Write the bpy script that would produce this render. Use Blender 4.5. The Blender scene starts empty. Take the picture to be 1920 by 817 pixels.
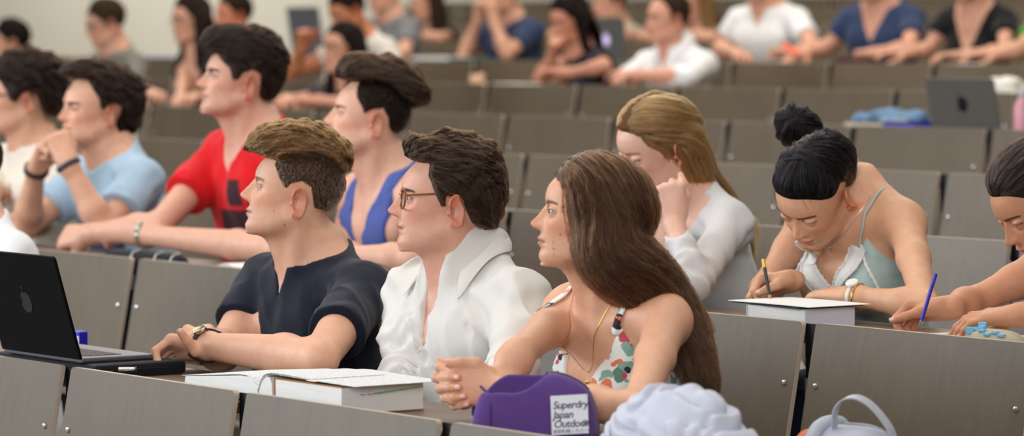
import bpy, bmesh, math, random
import numpy as np
from mathutils import Vector, Matrix
C = bpy.context.scene.collection
rng = np.random.default_rng(7)
random.seed(7)
rad = math.radians

# ------------------------------------------------------------------ the hall's measures
W = 0.73                                   # width of one desk panel
TH = rad(54.0788)                          # rows run at this angle to the view
F = 6960.77; PITCH = rad(2.7605)
ROWY = [5.493*W, 7.245*W, 8.984*W, 10.716*W, 12.453*W, 14.200*W, 15.910*W]
ROWH = [0.988*W, 0.847*W, 0.703*W, 0.566*W, 0.437*W, 0.294*W, 0.157*W]
PHASE = [-9.856, -12.46, -8.40, -14.655, -17.221, -19.851, -22.401]
CAMZ = 0.78 + ROWH[0]
ROWY += [ROWY[6]+1.26*i for i in (1, 2, 3, 4)]; ROWH += [ROWH[6]-.1*i for i in (1, 2, 3, 4)]; PHASE += [-24.9, -27.4, -29.9, -32.4]; NR = 11
ROWZ = [CAMZ - h for h in ROWH]            # top edge of each row's panels
FLOORZ = [z - 0.78 for z in ROWZ]
TOP = 0.025                                # worktop lies this far below the panel edge
cT, sT, cP, sP = math.cos(TH), math.sin(TH), math.cos(PITCH), math.sin(PITCH)
RIGHT = np.array([cT, sT, 0]); DEEP = np.array([-sT*cP, cT*cP, -sP]); UPV = np.array([-sT*sP, cT*sP, cP])
CAM = np.array([0, 0, CAMZ])
def ray(px, py): return DEEP + RIGHT*((px-960)/F) + UPV*((408.5-py)/F)
def atY(px, py, Y): r = ray(px, py); return CAM + r*(Y/r[1])
def atZ(px, py, Z): r = ray(px, py); return CAM + r*((Z-CAMZ)/r[2])
def atD(px, py, d): return CAM + ray(px, py)*d
def pix(P):
    q = np.asarray(P, float) - CAM; d = q@DEEP
    return 960+F*(q@RIGHT)/d, 408.5-F*(q@UPV)/d, d

# ------------------------------------------------------------------ linking
def link(o, parent=None):
    C.objects.link(o)
    if parent is not None: o.parent = parent
    return o
def tag(o, label=None, cat=None, group=None, kind=None):
    if label: o['label'] = label
    if cat: o['category'] = cat
    if group: o['group'] = group
    if kind: o['kind'] = kind
    return o
def empty(name, loc=(0, 0, 0), rz=0):
    o = bpy.data.objects.new(name, None); o.empty_display_size = .1
    o.location = loc; o.rotation_euler = (0, 0, rz)
    return link(o)
def mesh_np(name, V, Q, mat, parent=None, col=None, smooth=True):
    me = bpy.data.meshes.new(name)
    V = np.ascontiguousarray(V, np.float32)
    if isinstance(Q, np.ndarray):
        n, k = Q.shape
        me.vertices.add(len(V)); me.vertices.foreach_set('co', V.ravel())
        me.loops.add(n*k); me.loops.foreach_set('vertex_index', np.ascontiguousarray(Q, np.int32).ravel())
        me.polygons.add(n); me.polygons.foreach_set('loop_start', np.arange(0, n*k, k, dtype=np.int32))
        me.update(calc_edges=True)
    else:
        me.from_pydata([tuple(map(float, v)) for v in V], [], [tuple(map(int, f)) for f in Q])
    if smooth: me.polygons.foreach_set('use_smooth', np.ones(len(me.polygons), bool))
    if col is not None:
        a = me.color_attributes.new('Col', 'FLOAT_COLOR', 'POINT')
        c = np.ones((len(V), 4), np.float32); c[:, :3] = col; a.data.foreach_set('color', c.ravel())
    me.materials.append(mat); me.update()
    return link(bpy.data.objects.new(name, me), parent)
class MB:                                   # collects plain shapes and links them as one mesh
    def __init__(s): s.v = []; s.f = []
    def add(s, V, Fs, M=None):
        b = len(s.v)
        for p in V:
            p = Vector(p); s.v.append(tuple(M @ p) if M is not None else tuple(p))
        for f in Fs: s.f.append([b+i for i in f])
    def box(s, lo, hi, M=None, bev=0.0):
        bm = bmesh.new(); bmesh.ops.create_cube(bm, size=1)
        for v in bm.verts: v.co = Vector([lo[i]+(v.co[i]+.5)*(hi[i]-lo[i]) for i in range(3)])
        if bev: bmesh.ops.bevel(bm, geom=bm.edges[:], offset=bev, segments=2, affect='EDGES', profile=.5)
        s.bm(bm, M)
    def bm(s, bm, M=None):
        bm.verts.index_update()
        s.add([v.co.copy() for v in bm.verts], [[v.index for v in f.verts] for f in bm.faces], M); bm.free()
    def tube(s, pts, r, n=10, cap=True):
        pts = [Vector(p) for p in pts]; m = len(pts)
        rr = r if hasattr(r, '__len__') else [r]*m
        t0 = (pts[1]-pts[0]).normalized(); nrm = t0.orthogonal().normalized(); V = []; Fs = []
        for i, p in enumerate(pts):
            t = (pts[min(i+1, m-1)]-pts[max(i-1, 0)]).normalized()
            nrm = (nrm - t*nrm.dot(t)).normalized(); b = t.cross(nrm)
            for k in range(n):
                a = 2*math.pi*k/n; V.append(p+(nrm*math.cos(a)+b*math.sin(a))*rr[i])
        for i in range(m-1):
            for k in range(n): Fs.append([i*n+k, i*n+(k+1) % n, (i+1)*n+(k+1) % n, (i+1)*n+k])
        if cap: Fs.append(list(range(n))[::-1]); Fs.append([(m-1)*n+k for k in range(n)])
        s.add(V, Fs)
    def lathe(s, prof, n=24, M=None):       # (r, z) pairs
        V = []; Fs = []; m = len(prof)
        for r, z in prof:
            for k in range(n): a = 2*math.pi*k/n; V.append((r*math.cos(a), r*math.sin(a), z))
        for i in range(m-1):
            for k in range(n): Fs.append([i*n+k, i*n+(k+1) % n, (i+1)*n+(k+1) % n, (i+1)*n+k])
        Fs.append(list(range(n))[::-1]); Fs.append([(m-1)*n+k for k in range(n)])
        s.add(V, Fs, M)
    def prism(s, poly, y0, y1, M=None, bev=0):  # outline in x,z pushed from y0 to y1
        bm = bmesh.new(); vs = [bm.verts.new((x, y0, z)) for x, z in poly]; f = bm.faces.new(vs)
        r = bmesh.ops.extrude_face_region(bm, geom=[f])
        for v in r['geom']:
            if isinstance(v, bmesh.types.BMVert): v.co.y = y1
        bmesh.ops.recalc_face_normals(bm, faces=bm.faces[:])
        if bev: bmesh.ops.bevel(bm, geom=bm.edges[:], offset=bev, segments=2, affect='EDGES', profile=.5)
        s.bm(bm, M)
    def build(s, name, mat, parent=None, smooth=False):
        me = bpy.data.meshes.new(name); me.from_pydata(s.v, [], s.f); me.update()
        bm = bmesh.new(); bm.from_mesh(me); bmesh.ops.recalc_face_normals(bm, faces=bm.faces[:]); bm.to_mesh(me); bm.free()
        if smooth:
            me.polygons.foreach_set('use_smooth', np.ones(len(me.polygons), bool))
            try: me.set_sharp_from_angle(angle=rad(38))
            except Exception: pass
        me.materials.append(mat)
        return link(bpy.data.objects.new(name, me), parent)

# ------------------------------------------------------------------ materials
def srgb(h):
    if isinstance(h, str): c = [int(h[i:i+2], 16)/255 for i in (0, 2, 4)]
    else: c = [x/255 for x in h]
    return tuple((x/12.92 if x <= .04045 else ((x+.055)/1.055)**2.4) for x in c)
def new_mat(name):
    m = bpy.data.materials.new(name); m.use_nodes = True
    nt = m.node_tree; return m, nt, nt.nodes['Principled BSDF']
def plain(name, c, rough=.5, metal=0, spec=.5, var=.06, scale=40, bump=0, coat=0, sheen=0):
    m, nt, b = new_mat(name); c = srgb(c) if isinstance(c, str) or max(c) > 1 else c
    n = nt.nodes.new('ShaderNodeTexNoise'); n.inputs['Scale'].default_value = scale; n.inputs['Detail'].default_value = 4
    tc = nt.nodes.new('ShaderNodeTexCoord'); nt.links.new(tc.outputs['Object'], n.inputs['Vector'])
    mx = nt.nodes.new('ShaderNodeMix'); mx.data_type = 'RGBA'
    mx.inputs[6].default_value = (*[x*(1-var) for x in c], 1); mx.inputs[7].default_value = (*[min(1, x*(1+var)) for x in c], 1)
    nt.links.new(n.outputs['Fac'], mx.inputs[0]); nt.links.new(mx.outputs[2], b.inputs['Base Color'])
    b.inputs['Roughness'].default_value = rough; b.inputs['Metallic'].default_value = metal
    b.inputs['Specular IOR Level'].default_value = spec; b.inputs['Coat Weight'].default_value = coat
    b.inputs['Sheen Weight'].default_value = sheen
    if bump:
        bp = nt.nodes.new('ShaderNodeBump'); bp.inputs['Strength'].default_value = bump; bp.inputs['Distance'].default_value = .002
        nt.links.new(n.outputs['Fac'], bp.inputs['Height']); nt.links.new(bp.outputs['Normal'], b.inputs['Normal'])
    return m
def fabric(name, c, rough=.85, weave=900, bump=.25, var=.08, spec=.2, sheen=.1):
    m, nt, b = new_mat(name); c = srgb(c) if isinstance(c, str) or max(c) > 1 else c
    tc = nt.nodes.new('ShaderNodeTexCoord')
    n = nt.nodes.new('ShaderNodeTexNoise'); n.inputs['Scale'].default_value = 30; n.inputs['Detail'].default_value = 6
    nt.links.new(tc.outputs['Object'], n.inputs['Vector'])
    w = nt.nodes.new('ShaderNodeTexNoise'); w.inputs['Scale'].default_value = weave; w.inputs['Detail'].default_value = 2
    nt.links.new(tc.outputs['Object'], w.inputs['Vector'])
    a = nt.nodes.new('ShaderNodeMath'); a.operation = 'ADD'; nt.links.new(n.outputs['Fac'], a.inputs[0]); nt.links.new(w.outputs['Fac'], a.inputs[1])
    h = nt.nodes.new('ShaderNodeMath'); h.operation = 'MULTIPLY'; h.inputs[1].default_value = .5; nt.links.new(a.outputs[0], h.inputs[0])
    mx = nt.nodes.new('ShaderNodeMix'); mx.data_type = 'RGBA'
    mx.inputs[6].default_value = (*[x*(1-var) for x in c], 1); mx.inputs[7].default_value = (*[min(1, x*(1+var)) for x in c], 1)
    nt.links.new(h.outputs[0], mx.inputs[0]); nt.links.new(mx.outputs[2], b.inputs['Base Color'])
    b.inputs['Roughness'].default_value = rough; b.inputs['Specular IOR Level'].default_value = spec; b.inputs['Sheen Weight'].default_value = sheen
    bp = nt.nodes.new('ShaderNodeBump'); bp.inputs['Strength'].default_value = bump; bp.inputs['Distance'].default_value = .001
    nt.links.new(w.outputs['Fac'], bp.inputs['Height']); nt.links.new(bp.outputs['Normal'], b.inputs['Normal'])
    return m
def skin_mat():
    m, nt, b = new_mat('skin')
    at = nt.nodes.new('ShaderNodeVertexColor'); at.layer_name = 'Col'
    tc = nt.nodes.new('ShaderNodeTexCoord')
    n = nt.nodes.new('ShaderNodeTexNoise'); n.inputs['Scale'].default_value = 55; n.inputs['Detail'].default_value = 6
    nt.links.new(tc.outputs['Object'], n.inputs['Vector'])
    mr = nt.nodes.new('ShaderNodeMapRange'); mr.inputs['To Min'].default_value = .86; mr.inputs['To Max'].default_value = 1.12
    nt.links.new(n.outputs['Fac'], mr.inputs['Value'])
    mx = nt.nodes.new('ShaderNodeMix'); mx.data_type = 'RGBA'; mx.blend_type = 'MULTIPLY'; mx.inputs[0].default_value = 1
    nt.links.new(at.outputs['Color'], mx.inputs[6]); nt.links.new(mr.outputs['Result'], mx.inputs[7])
    nt.links.new(mx.outputs[2], b.inputs['Base Color'])
    b.inputs['Roughness'].default_value = .52; b.inputs['Specular IOR Level'].default_value = .42
    p = nt.nodes.new('ShaderNodeTexNoise'); p.inputs['Scale'].default_value = 700; nt.links.new(tc.outputs['Object'], p.inputs['Vector'])
    bp = nt.nodes.new('ShaderNodeBump'); bp.inputs['Strength'].default_value = .12; bp.inputs['Distance'].default_value = .0006
    nt.links.new(p.outputs['Fac'], bp.inputs['Height']); nt.links.new(bp.outputs['Normal'], b.inputs['Normal'])
    return m
def hair_mats(name, c, c2=None, rough=.38):
    c = srgb(c); c2 = srgb(c2) if c2 else tuple(min(1, x*2.2) for x in c)
    m = bpy.data.materials.new(name+'_strands'); m.use_nodes = True; nt = m.node_tree; nt.nodes.clear()
    out = nt.nodes.new('ShaderNodeOutputMaterial'); h = nt.nodes.new('ShaderNodeBsdfHairPrincipled')
    h.parametrization = 'COLOR'; h.inputs['Roughness'].default_value = rough; h.inputs['Radial Roughness'].default_value = .5; h.inputs['IOR'].default_value = 1.36
    hi = nt.nodes.new('ShaderNodeHairInfo'); mx = nt.nodes.new('ShaderNodeMix'); mx.data_type = 'RGBA'
    mx.inputs[6].default_value = (*c, 1); mx.inputs[7].default_value = (*c2, 1)
    pw = nt.nodes.new('ShaderNodeMath'); pw.operation = 'POWER'; pw.inputs[1].default_value = 1.6
    nt.links.new(hi.outputs['Random'], pw.inputs[0]); nt.links.new(pw.outputs[0], mx.inputs[0])
    nt.links.new(mx.outputs[2], h.inputs['Color']); nt.links.new(h.outputs[0], out.inputs[0])
    m2, nt, b = new_mat(name)
    tc = nt.nodes.new('ShaderNodeTexCoord'); n = nt.nodes.new('ShaderNodeTexNoise'); n.inputs['Scale'].default_value = 140; n.inputs['Detail'].default_value = 5
    nt.links.new(tc.outputs['Object'], n.inputs['Vector'])
    mx = nt.nodes.new('ShaderNodeMix'); mx.data_type = 'RGBA'
    mx.inputs[6].default_value = (*[x*.45 for x in c], 1); mx.inputs[7].default_value = (*[x*1.0 for x in c], 1)
    nt.links.new(n.outputs['Fac'], mx.inputs[0]); nt.links.new(mx.outputs[2], b.inputs['Base Color'])
    b.inputs['Roughness'].default_value = .7; b.inputs['Specular IOR Level'].default_value = .1
    bp = nt.nodes.new('ShaderNodeBump'); bp.inputs['Strength'].default_value = .5; bp.inputs['Distance'].default_value = .003
    nt.links.new(n.outputs['Fac'], bp.inputs['Height']); nt.links.new(bp.outputs['Normal'], b.inputs['Normal'])
    return m, m2
SKIN = skin_mat()
def eye_mat():
    m, nt, b = new_mat('eye'); at = nt.nodes.new('ShaderNodeVertexColor'); at.layer_name = 'Col'
    nt.links.new(at.outputs['Color'], b.inputs['Base Color']); b.inputs['Roughness'].default_value = .22; b.inputs['Coat Weight'].default_value = .1
    return m
EYE = eye_mat()

# ------------------------------------------------------------------ distance fields and their surfaces
def rotz(a): c, s = math.cos(a), math.sin(a); return np.array([[c, -s, 0], [s, c, 0], [0, 0, 1.]])
def rotx(a): c, s = math.cos(a), math.sin(a); return np.array([[1, 0, 0], [0, c, -s], [0, s, c]])
def roty(a): c, s = math.cos(a), math.sin(a); return np.array([[c, 0, s], [0, 1, 0], [-s, 0, c]])
def rot(yaw=0, pitch=0, roll=0): return rotz(rad(yaw)) @ rotx(rad(pitch)) @ roty(rad(roll))
def unit(v): v = np.asarray(v, float); return v/(np.linalg.norm(v)+1e-12)
def smin(a, b, k):
    if k <= 0: return np.minimum(a, b)
    h = np.maximum(k-np.abs(a-b), 0)/k
    return np.minimum(a, b)-h*h*(k*.25)
def smax(a, b, k): return -smin(-a, -b, k)
def sstep(a, b, x):
    t = np.clip((x-a)/(b-a), 0, 1); return t*t*(3-2*t)
def ell(x, y, z, rx, ry, rz):
    k0 = np.sqrt((x/rx)**2+(y/ry)**2+(z/rz)**2)+1e-9
    k1 = np.sqrt((x/rx**2)**2+(y/ry**2)**2+(z/rz**2)**2)+1e-9
    return k0*(k0-1)/k1
def cone(x, y, z, a, b, ra, rb):
    d = np.asarray(b, float)-a; L = d@d+1e-12
    px, py, pz = x-a[0], y-a[1], z-a[2]
    t = np.clip((px*d[0]+py*d[1]+pz*d[2])/L, 0, 1)
    return np.sqrt((px-t*d[0])**2+(py-t*d[1])**2+(pz-t*d[2])**2)-(ra+(rb-ra)*t)
_lat = np.random.default_rng(3).random((32, 32, 32)).astype(np.float32)*2-1
def noise3(x, y, z):
    x, y, z = [np.asarray(q, np.float32) for q in np.broadcast_arrays(x, y, z)]
    xi, yi, zi = np.floor(x), np.floor(y), np.floor(z)
    fx, fy, fz = x-xi, y-yi, z-zi
    fx, fy, fz = [f*f*(3-2*f) for f in (fx, fy, fz)]
    i, j, k = [q.astype(np.int32) & 31 for q in (xi, yi, zi)]
    i1, j1, k1 = (i+1) & 31, (j+1) & 31, (k+1) & 31
    L = _lat
    a = L[i, j, k]*(1-fx)+L[i1, j, k]*fx; b = L[i, j1, k]*(1-fx)+L[i1, j1, k]*fx
    c = L[i, j, k1]*(1-fx)+L[i1, j, k1]*fx; d = L[i, j1, k1]*(1-fx)+L[i1, j1, k1]*fx
    return (a*(1-fy)+b*fy)*(1-fz)+(c*(1-fy)+d*fy)*fz
class Prims:                                # smooth union of shapes, each evaluated only near itself
    def __init__(s): s.p = []
    def add(s, fn, lo, hi, k): s.p.append((fn, np.asarray(lo, float), np.asarray(hi, float), k)); return s
    def cone(s, a, b, ra, rb, k=.02):
        a, b = np.asarray(a, float), np.asarray(b, float); r = max(ra, rb)
        return s.add(lambda x, y, z: cone(x, y, z, a, b, ra, rb), np.minimum(a, b)-r, np.maximum(a, b)+r, k)
    def chain(s, pts, rs, k=.02):
        for i in range(len(pts)-1): s.cone(pts[i], pts[i+1], rs[i], rs[i+1], k)
        return s
    def ell(s, c, r, R=None, k=.02):
        c = np.asarray(c, float); R = np.eye(3) if R is None else R; m = max(r)
        def fn(x, y, z):
            x, y, z = x-c[0], y-c[1], z-c[2]
            return ell(x*R[0, 0]+y*R[1, 0]+z*R[2, 0], x*R[0, 1]+y*R[1, 1]+z*R[2, 1], x*R[0, 2]+y*R[1, 2]+z*R[2, 2], *r)
        return s.add(fn, c-m, c+m, k)
    def local(s, f, o, R, lo, hi, k):       # f(x,y,z) in a local frame, box given in that frame
        o = np.asarray(o, float)
        cs = np.array([[(lo, hi)[i][0], (lo, hi)[j][1], (lo, hi)[l][2]] for i in (0, 1) for j in (0, 1) for l in (0, 1)])@R.T+o
        def fn(x, y, z):
            x, y, z = x-o[0], y-o[1], z-o[2]
            return f(x*R[0, 0]+y*R[1, 0]+z*R[2, 0], x*R[0, 1]+y*R[1, 1]+z*R[2, 1], x*R[0, 2]+y*R[1, 2]+z*R[2, 2])
        return s.add(fn, cs.min(0), cs.max(0), k)
    def grid(s, ax, far=.12, pad=.03):
        v = np.full([len(a) for a in ax], far, np.float32)
        for fn, lo, hi, k in s.p:
            m = k+pad; sl = []
            for i in range(3):
                i0 = np.searchsorted(ax[i], lo[i]-m); i1 = np.searchsorted(ax[i], hi[i]+m)
                if i1 <= i0: break
                sl.append(slice(i0, i1))
            if len(sl) < 3: continue
            x, y, z = ax[0][sl[0], None, None], ax[1][None, sl[1], None], ax[2][None, None, sl[2]]
            v[tuple(sl)] = smin(v[tuple(sl)], fn(x, y, z).astype(np.float32), k)
        return v
    def bounds(s):
        return np.min([p[1] for p in s.p], 0), np.max([p[2] for p in s.p], 0)
def axes(lo, hi, h):
    return [np.arange(lo[i], hi[i]+h, h) for i in range(3)]
def surface(ax, v):                         # naive surface nets
    sg = v < 0
    nx, ny, nz = v.shape
    c = np.zeros((nx-1, ny-1, nz-1), np.int8)
    for i in (0, 1):
        for j in (0, 1):
            for k in (0, 1): c += sg[i:nx-1+i, j:ny-1+j, k:nz-1+k]
    act = (c > 0) & (c < 8)
    I, J, K = np.nonzero(act)
    idx = np.full(act.shape, -1, np.int64); idx[I, J, K] = np.arange(len(I))
    acc = np.zeros((len(I), 3)); cnt = np.zeros(len(I))
    cor = [(i, j, k) for i in (0, 1) for j in (0, 1) for k in (0, 1)]
    val = {q: v[I+q[0], J+q[1], K+q[2]] for q in cor}
    for q in cor:
        for d in range(3):
            if q[d] == 1: continue
            r = list(q); r[d] = 1; r = tuple(r)
            a, b = val[q], val[r]; m = (a < 0) != (b < 0)
            t = np.where(m, a/(a-b+1e-20), 0)
            p = np.empty((len(I), 3)); p[:] = q; p[:, d] = t
            acc[m] += p[m]; cnt[m] += 1
    P = acc/cnt[:, None]
    V = np.stack([ax[n][q]+P[:, n]*(ax[n][1]-ax[n][0]) for n, q in enumerate((I, J, K))], 1)
    Qs = []
    for d in range(3):
        e, f = (d+1) % 3, (d+2) % 3
        a = sg[tuple(slice(0, -1) if n == d else slice(1, -1) for n in range(3))]
        b = sg[tuple(slice(1, None) if n == d else slice(1, -1) for n in range(3))]
        for flip, m in ((0, a & ~b), (1, ~a & b)):
            q = np.stack(np.nonzero(m), 1)
            if not len(q): continue
            for n in (e, f): q[:, n] += 1
            def at(de, df):
                r = q.copy(); r[:, e] -= de; r[:, f] -= df
                return idx[r[:, 0], r[:, 1], r[:, 2]]
            Q = np.stack([at(1, 1), at(0, 1), at(0, 0), at(1, 0)], 1)
            Qs.append(Q[:, ::-1] if flip else Q)
    Q = np.concatenate(Qs) if Qs else np.zeros((0, 4), int)
    return V, Q
def relax(V, Q, n=1, lam=.5):
    for _ in range(n):
        a = np.zeros_like(V); c = np.zeros(len(V))
        for k in range(4):
            i, j = Q[:, k], Q[:, (k+1) % 4]
            for d in range(3):
                a[:, d] += np.bincount(i, V[j, d], len(V))+np.bincount(j, V[i, d], len(V))
            c += np.bincount(i, minlength=len(V))+np.bincount(j, minlength=len(V))
        V = V+lam*(a/np.maximum(c, 1)[:, None]-V)
    return V
class GField:                               # a sampled field that can be read anywhere
    def __init__(s, ax, v): s.ax = ax; s.v = v; s.o = np.array([a[0] for a in ax]); s.h = ax[0][1]-ax[0][0]
    def __call__(s, P):
        q = (P-s.o)/s.h; n = np.array(s.v.shape)
        q = np.clip(q, 0, n-1.001); i = q.astype(int); f = q-i; v = s.v; r = 0
        for a in (0, 1):
            for b in (0, 1):
                for c in (0, 1):
                    w = (f[:, 0] if a else 1-f[:, 0])*(f[:, 1] if b else 1-f[:, 1])*(f[:, 2] if c else 1-f[:, 2])
                    r = r+w*v[i[:, 0]+a, i[:, 1]+b, i[:, 2]+c]
        return r
    def grad(s, P):
        g = np.empty((len(P), 3)); e = s.h
        for d in range(3):
            t = np.zeros(3); t[d] = e; g[:, d] = s(P+t)-s(P-t)
        return g/(np.linalg.norm(g, axis=1, keepdims=True)+1e-12)
def crop(V, Q, keep):                       # keep faces whose centre passes
    m = keep(V[Q].mean(1)); Q = Q[m]
    u, inv = np.unique(Q, return_inverse=True)
    return V[u], inv.reshape(Q.shape)
def join(parts):
    Vs, Qs, b = [], [], 0
    for V, Q in parts: Vs.append(V); Qs.append(Q+b); b += len(V)
    return np.concatenate(Vs), np.concatenate(Qs)
def seeds_on(V, Q, n, rg, weight=None):
    a, b, c, d = V[Q[:, 0]], V[Q[:, 1]], V[Q[:, 2]], V[Q[:, 3]]
    A = np.linalg.norm(np.cross(c-a, d-b), axis=1)*.5
    if weight is not None: A = A*weight((a+b+c+d)/4)
    i = rg.choice(len(Q), n, p=A/A.sum()); s, t = rg.random((2, n, 1))
    return (a[i]*(1-s)+b[i]*s)*(1-t)+(d[i]*(1-s)+c[i]*s)*t
def strand_obj(name, P, r0, mat, parent, taper=.35):  # P: strands x points x 3
    n, m, _ = P.shape
    h = bpy.data.hair_curves.new(name); h.add_curves([m]*n)
    h.position_data.foreach_set('vector', np.ascontiguousarray(P, np.float32).ravel())
    a = h.attributes.get('radius') or h.attributes.new('radius', 'FLOAT', 'POINT')
    t = np.linspace(0, 1, m); R = (r0*(1-(1-taper)*t**2))[None, :]*np.ones((n, 1))
    a.data.foreach_set('value', R.astype(np.float32).ravel())
    h.materials.append(mat)
    return link(bpy.data.objects.new(name, h), parent)
def clumped(guides, roots, rg, clump=.6, curlv=.0, k=1):
    # every strand follows its nearest guide and closes in on it towards the tip
    gr = guides[:, 0]; i = np.empty(len(roots), int)
    for s in range(0, len(roots), 2000):
        i[s:s+2000] = ((roots[s:s+2000, None]-gr[None])**2).sum(2).argmin(1)
    m = guides.shape[1]; t = np.linspace(0, 1, m)[None, :, None]
    off = (roots-gr[i])[:, None]
    c = clump*rg.uniform(.4, 1.25, (len(roots), 1, 1))
    P = guides[i]+off*(1-np.clip(c, 0, 1)*t**k)
    ph = rg.uniform(0, 6.28, (len(roots), 1, 3)); fr = rg.uniform(1, 4, (len(roots), 1, 3))
    return P+np.sin(ph+fr*t*6.28)*curlv*t

# ------------------------------------------------------------------ heads
PROF_M = ([-.096, -.088, -.077, -.068, -.062, -.055, -.047, -.040, -.030, -.022, -.012, 0, .015, .030, .036, .044, .055, .070, .085, .10],
          [.076, .0880, .0935, .0925, .0905, .0925, .0945, .0955, .0955, .0950, .0935, .0925, .0925, .0940, .0965, .0985, .0965, .0910, .0800, .066])
NOSE_M = ([-.031, -.0265, -.0235, -.020, -.0155, -.011, -.005, .003, .012, .021, .028, .034],
          [0, .003, .0125, .0215, .0268, .0275, .0245, .0195, .0145, .0085, .0035, 0])
LIP_M = ([-.060, -.0565, -.053, -.0495, -.0472, -.0450, -.0415, -.0375, -.034], [0, .0035, .0058, .0045, 0, .0048, .0062, .0025, 0])
HEAD_M = dict(prof=PROF_M, nose=NOSE_M, lip=LIP_M, nw=1.0, cw=1.0, jaw=1.0, jawr=.016, brow=.0035, cheek=.003, eye=1.0, lipw=.024, open=.0, ear=1.0, chin=1.0, back=1.0, lid=0.0)
HEAD_F = dict(HEAD_M, prof=([-.092, -.085, -.075, -.066, -.060, -.053, -.046, -.038, -.028, -.022, -.012, 0, .015, .030, .036, .044, .055, .070, .085, .10],
          [.072, .0845, .0895, .0880, .0862, .0890, .0915, .0930, .0930, .0925, .0915, .0905, .0905, .0915, .0935, .0955, .0955, .0915, .0815, .067]),
          nose=([-.030, -.0265, -.0235, -.020, -.0155, -.011, -.005, .003, .012, .021, .028], [0, .003, .0120, .0205, .0248, .0250, .0210, .0150, .0100, .0055, 0]),
          lip=([-.060, -.0565, -.0525, -.0485, -.0462, -.0440, -.0405, -.0365, -.033], [0, .0042, .0072, .0055, 0, .0055, .0070, .0028, 0]),
          nw=.88, jaw=.86, brow=.0008, cheek=.004, eye=1.08, ear=.9, chin=.85, lipw=.0225)
EYEC = (.0735, .0315, .0165)                # forward, sideways, up
def head_base(u, w, v, h):
    aw = np.sqrt(w*w+4e-6)
    d = ell(u+.006*1, w, v-.050, .099*h['back'], .0765*h['cw'], .083)
    d = smin(d, ell(u-.036, w, v+.004, .059, .0600*h['cw'], .080), .03)
    jw = .050*h['jaw']
    j = cone(u, aw, v, (.002, jw, -.040), (.030, jw*.92, -.060), .018, .0155)
    j = smin(j, cone(u, aw, v, (.030, jw*.92, -.060), (.072, .014*h['chin'], -.0785), .0155, .0155), .012)
    d = smin(d, j, .03)
    d = smin(d, ell(u-.040, w, v+.048, .048, .044*h['jaw'], .036), .03)
    return d
_mid = {}
def midline(h):
    k = id(h['prof'])
    key = (k, h['back'], h['jaw'], h['chin'])
    if key not in _mid:
        vs = np.linspace(-.105, .115, 56); us = np.linspace(0, .14, 281)
        d = head_base(us[:, None], np.zeros((1, 1)), vs[None, :], h)
        ub = np.array([us[np.nonzero(d[:, i] < 0)[0].max()] if (d[:, i] < 0).any() else 0 for i in range(len(vs))])
        S = np.interp(vs, *h['prof']); D = S-ub
        D *= sstep(-.102, -.090, vs)*(1-sstep(.085, .11, vs))
        _mid[key] = (vs, np.convolve(np.pad(D, 1, 'edge'), [.25, .5, .25], 'valid'))
    return _mid[key]
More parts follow.
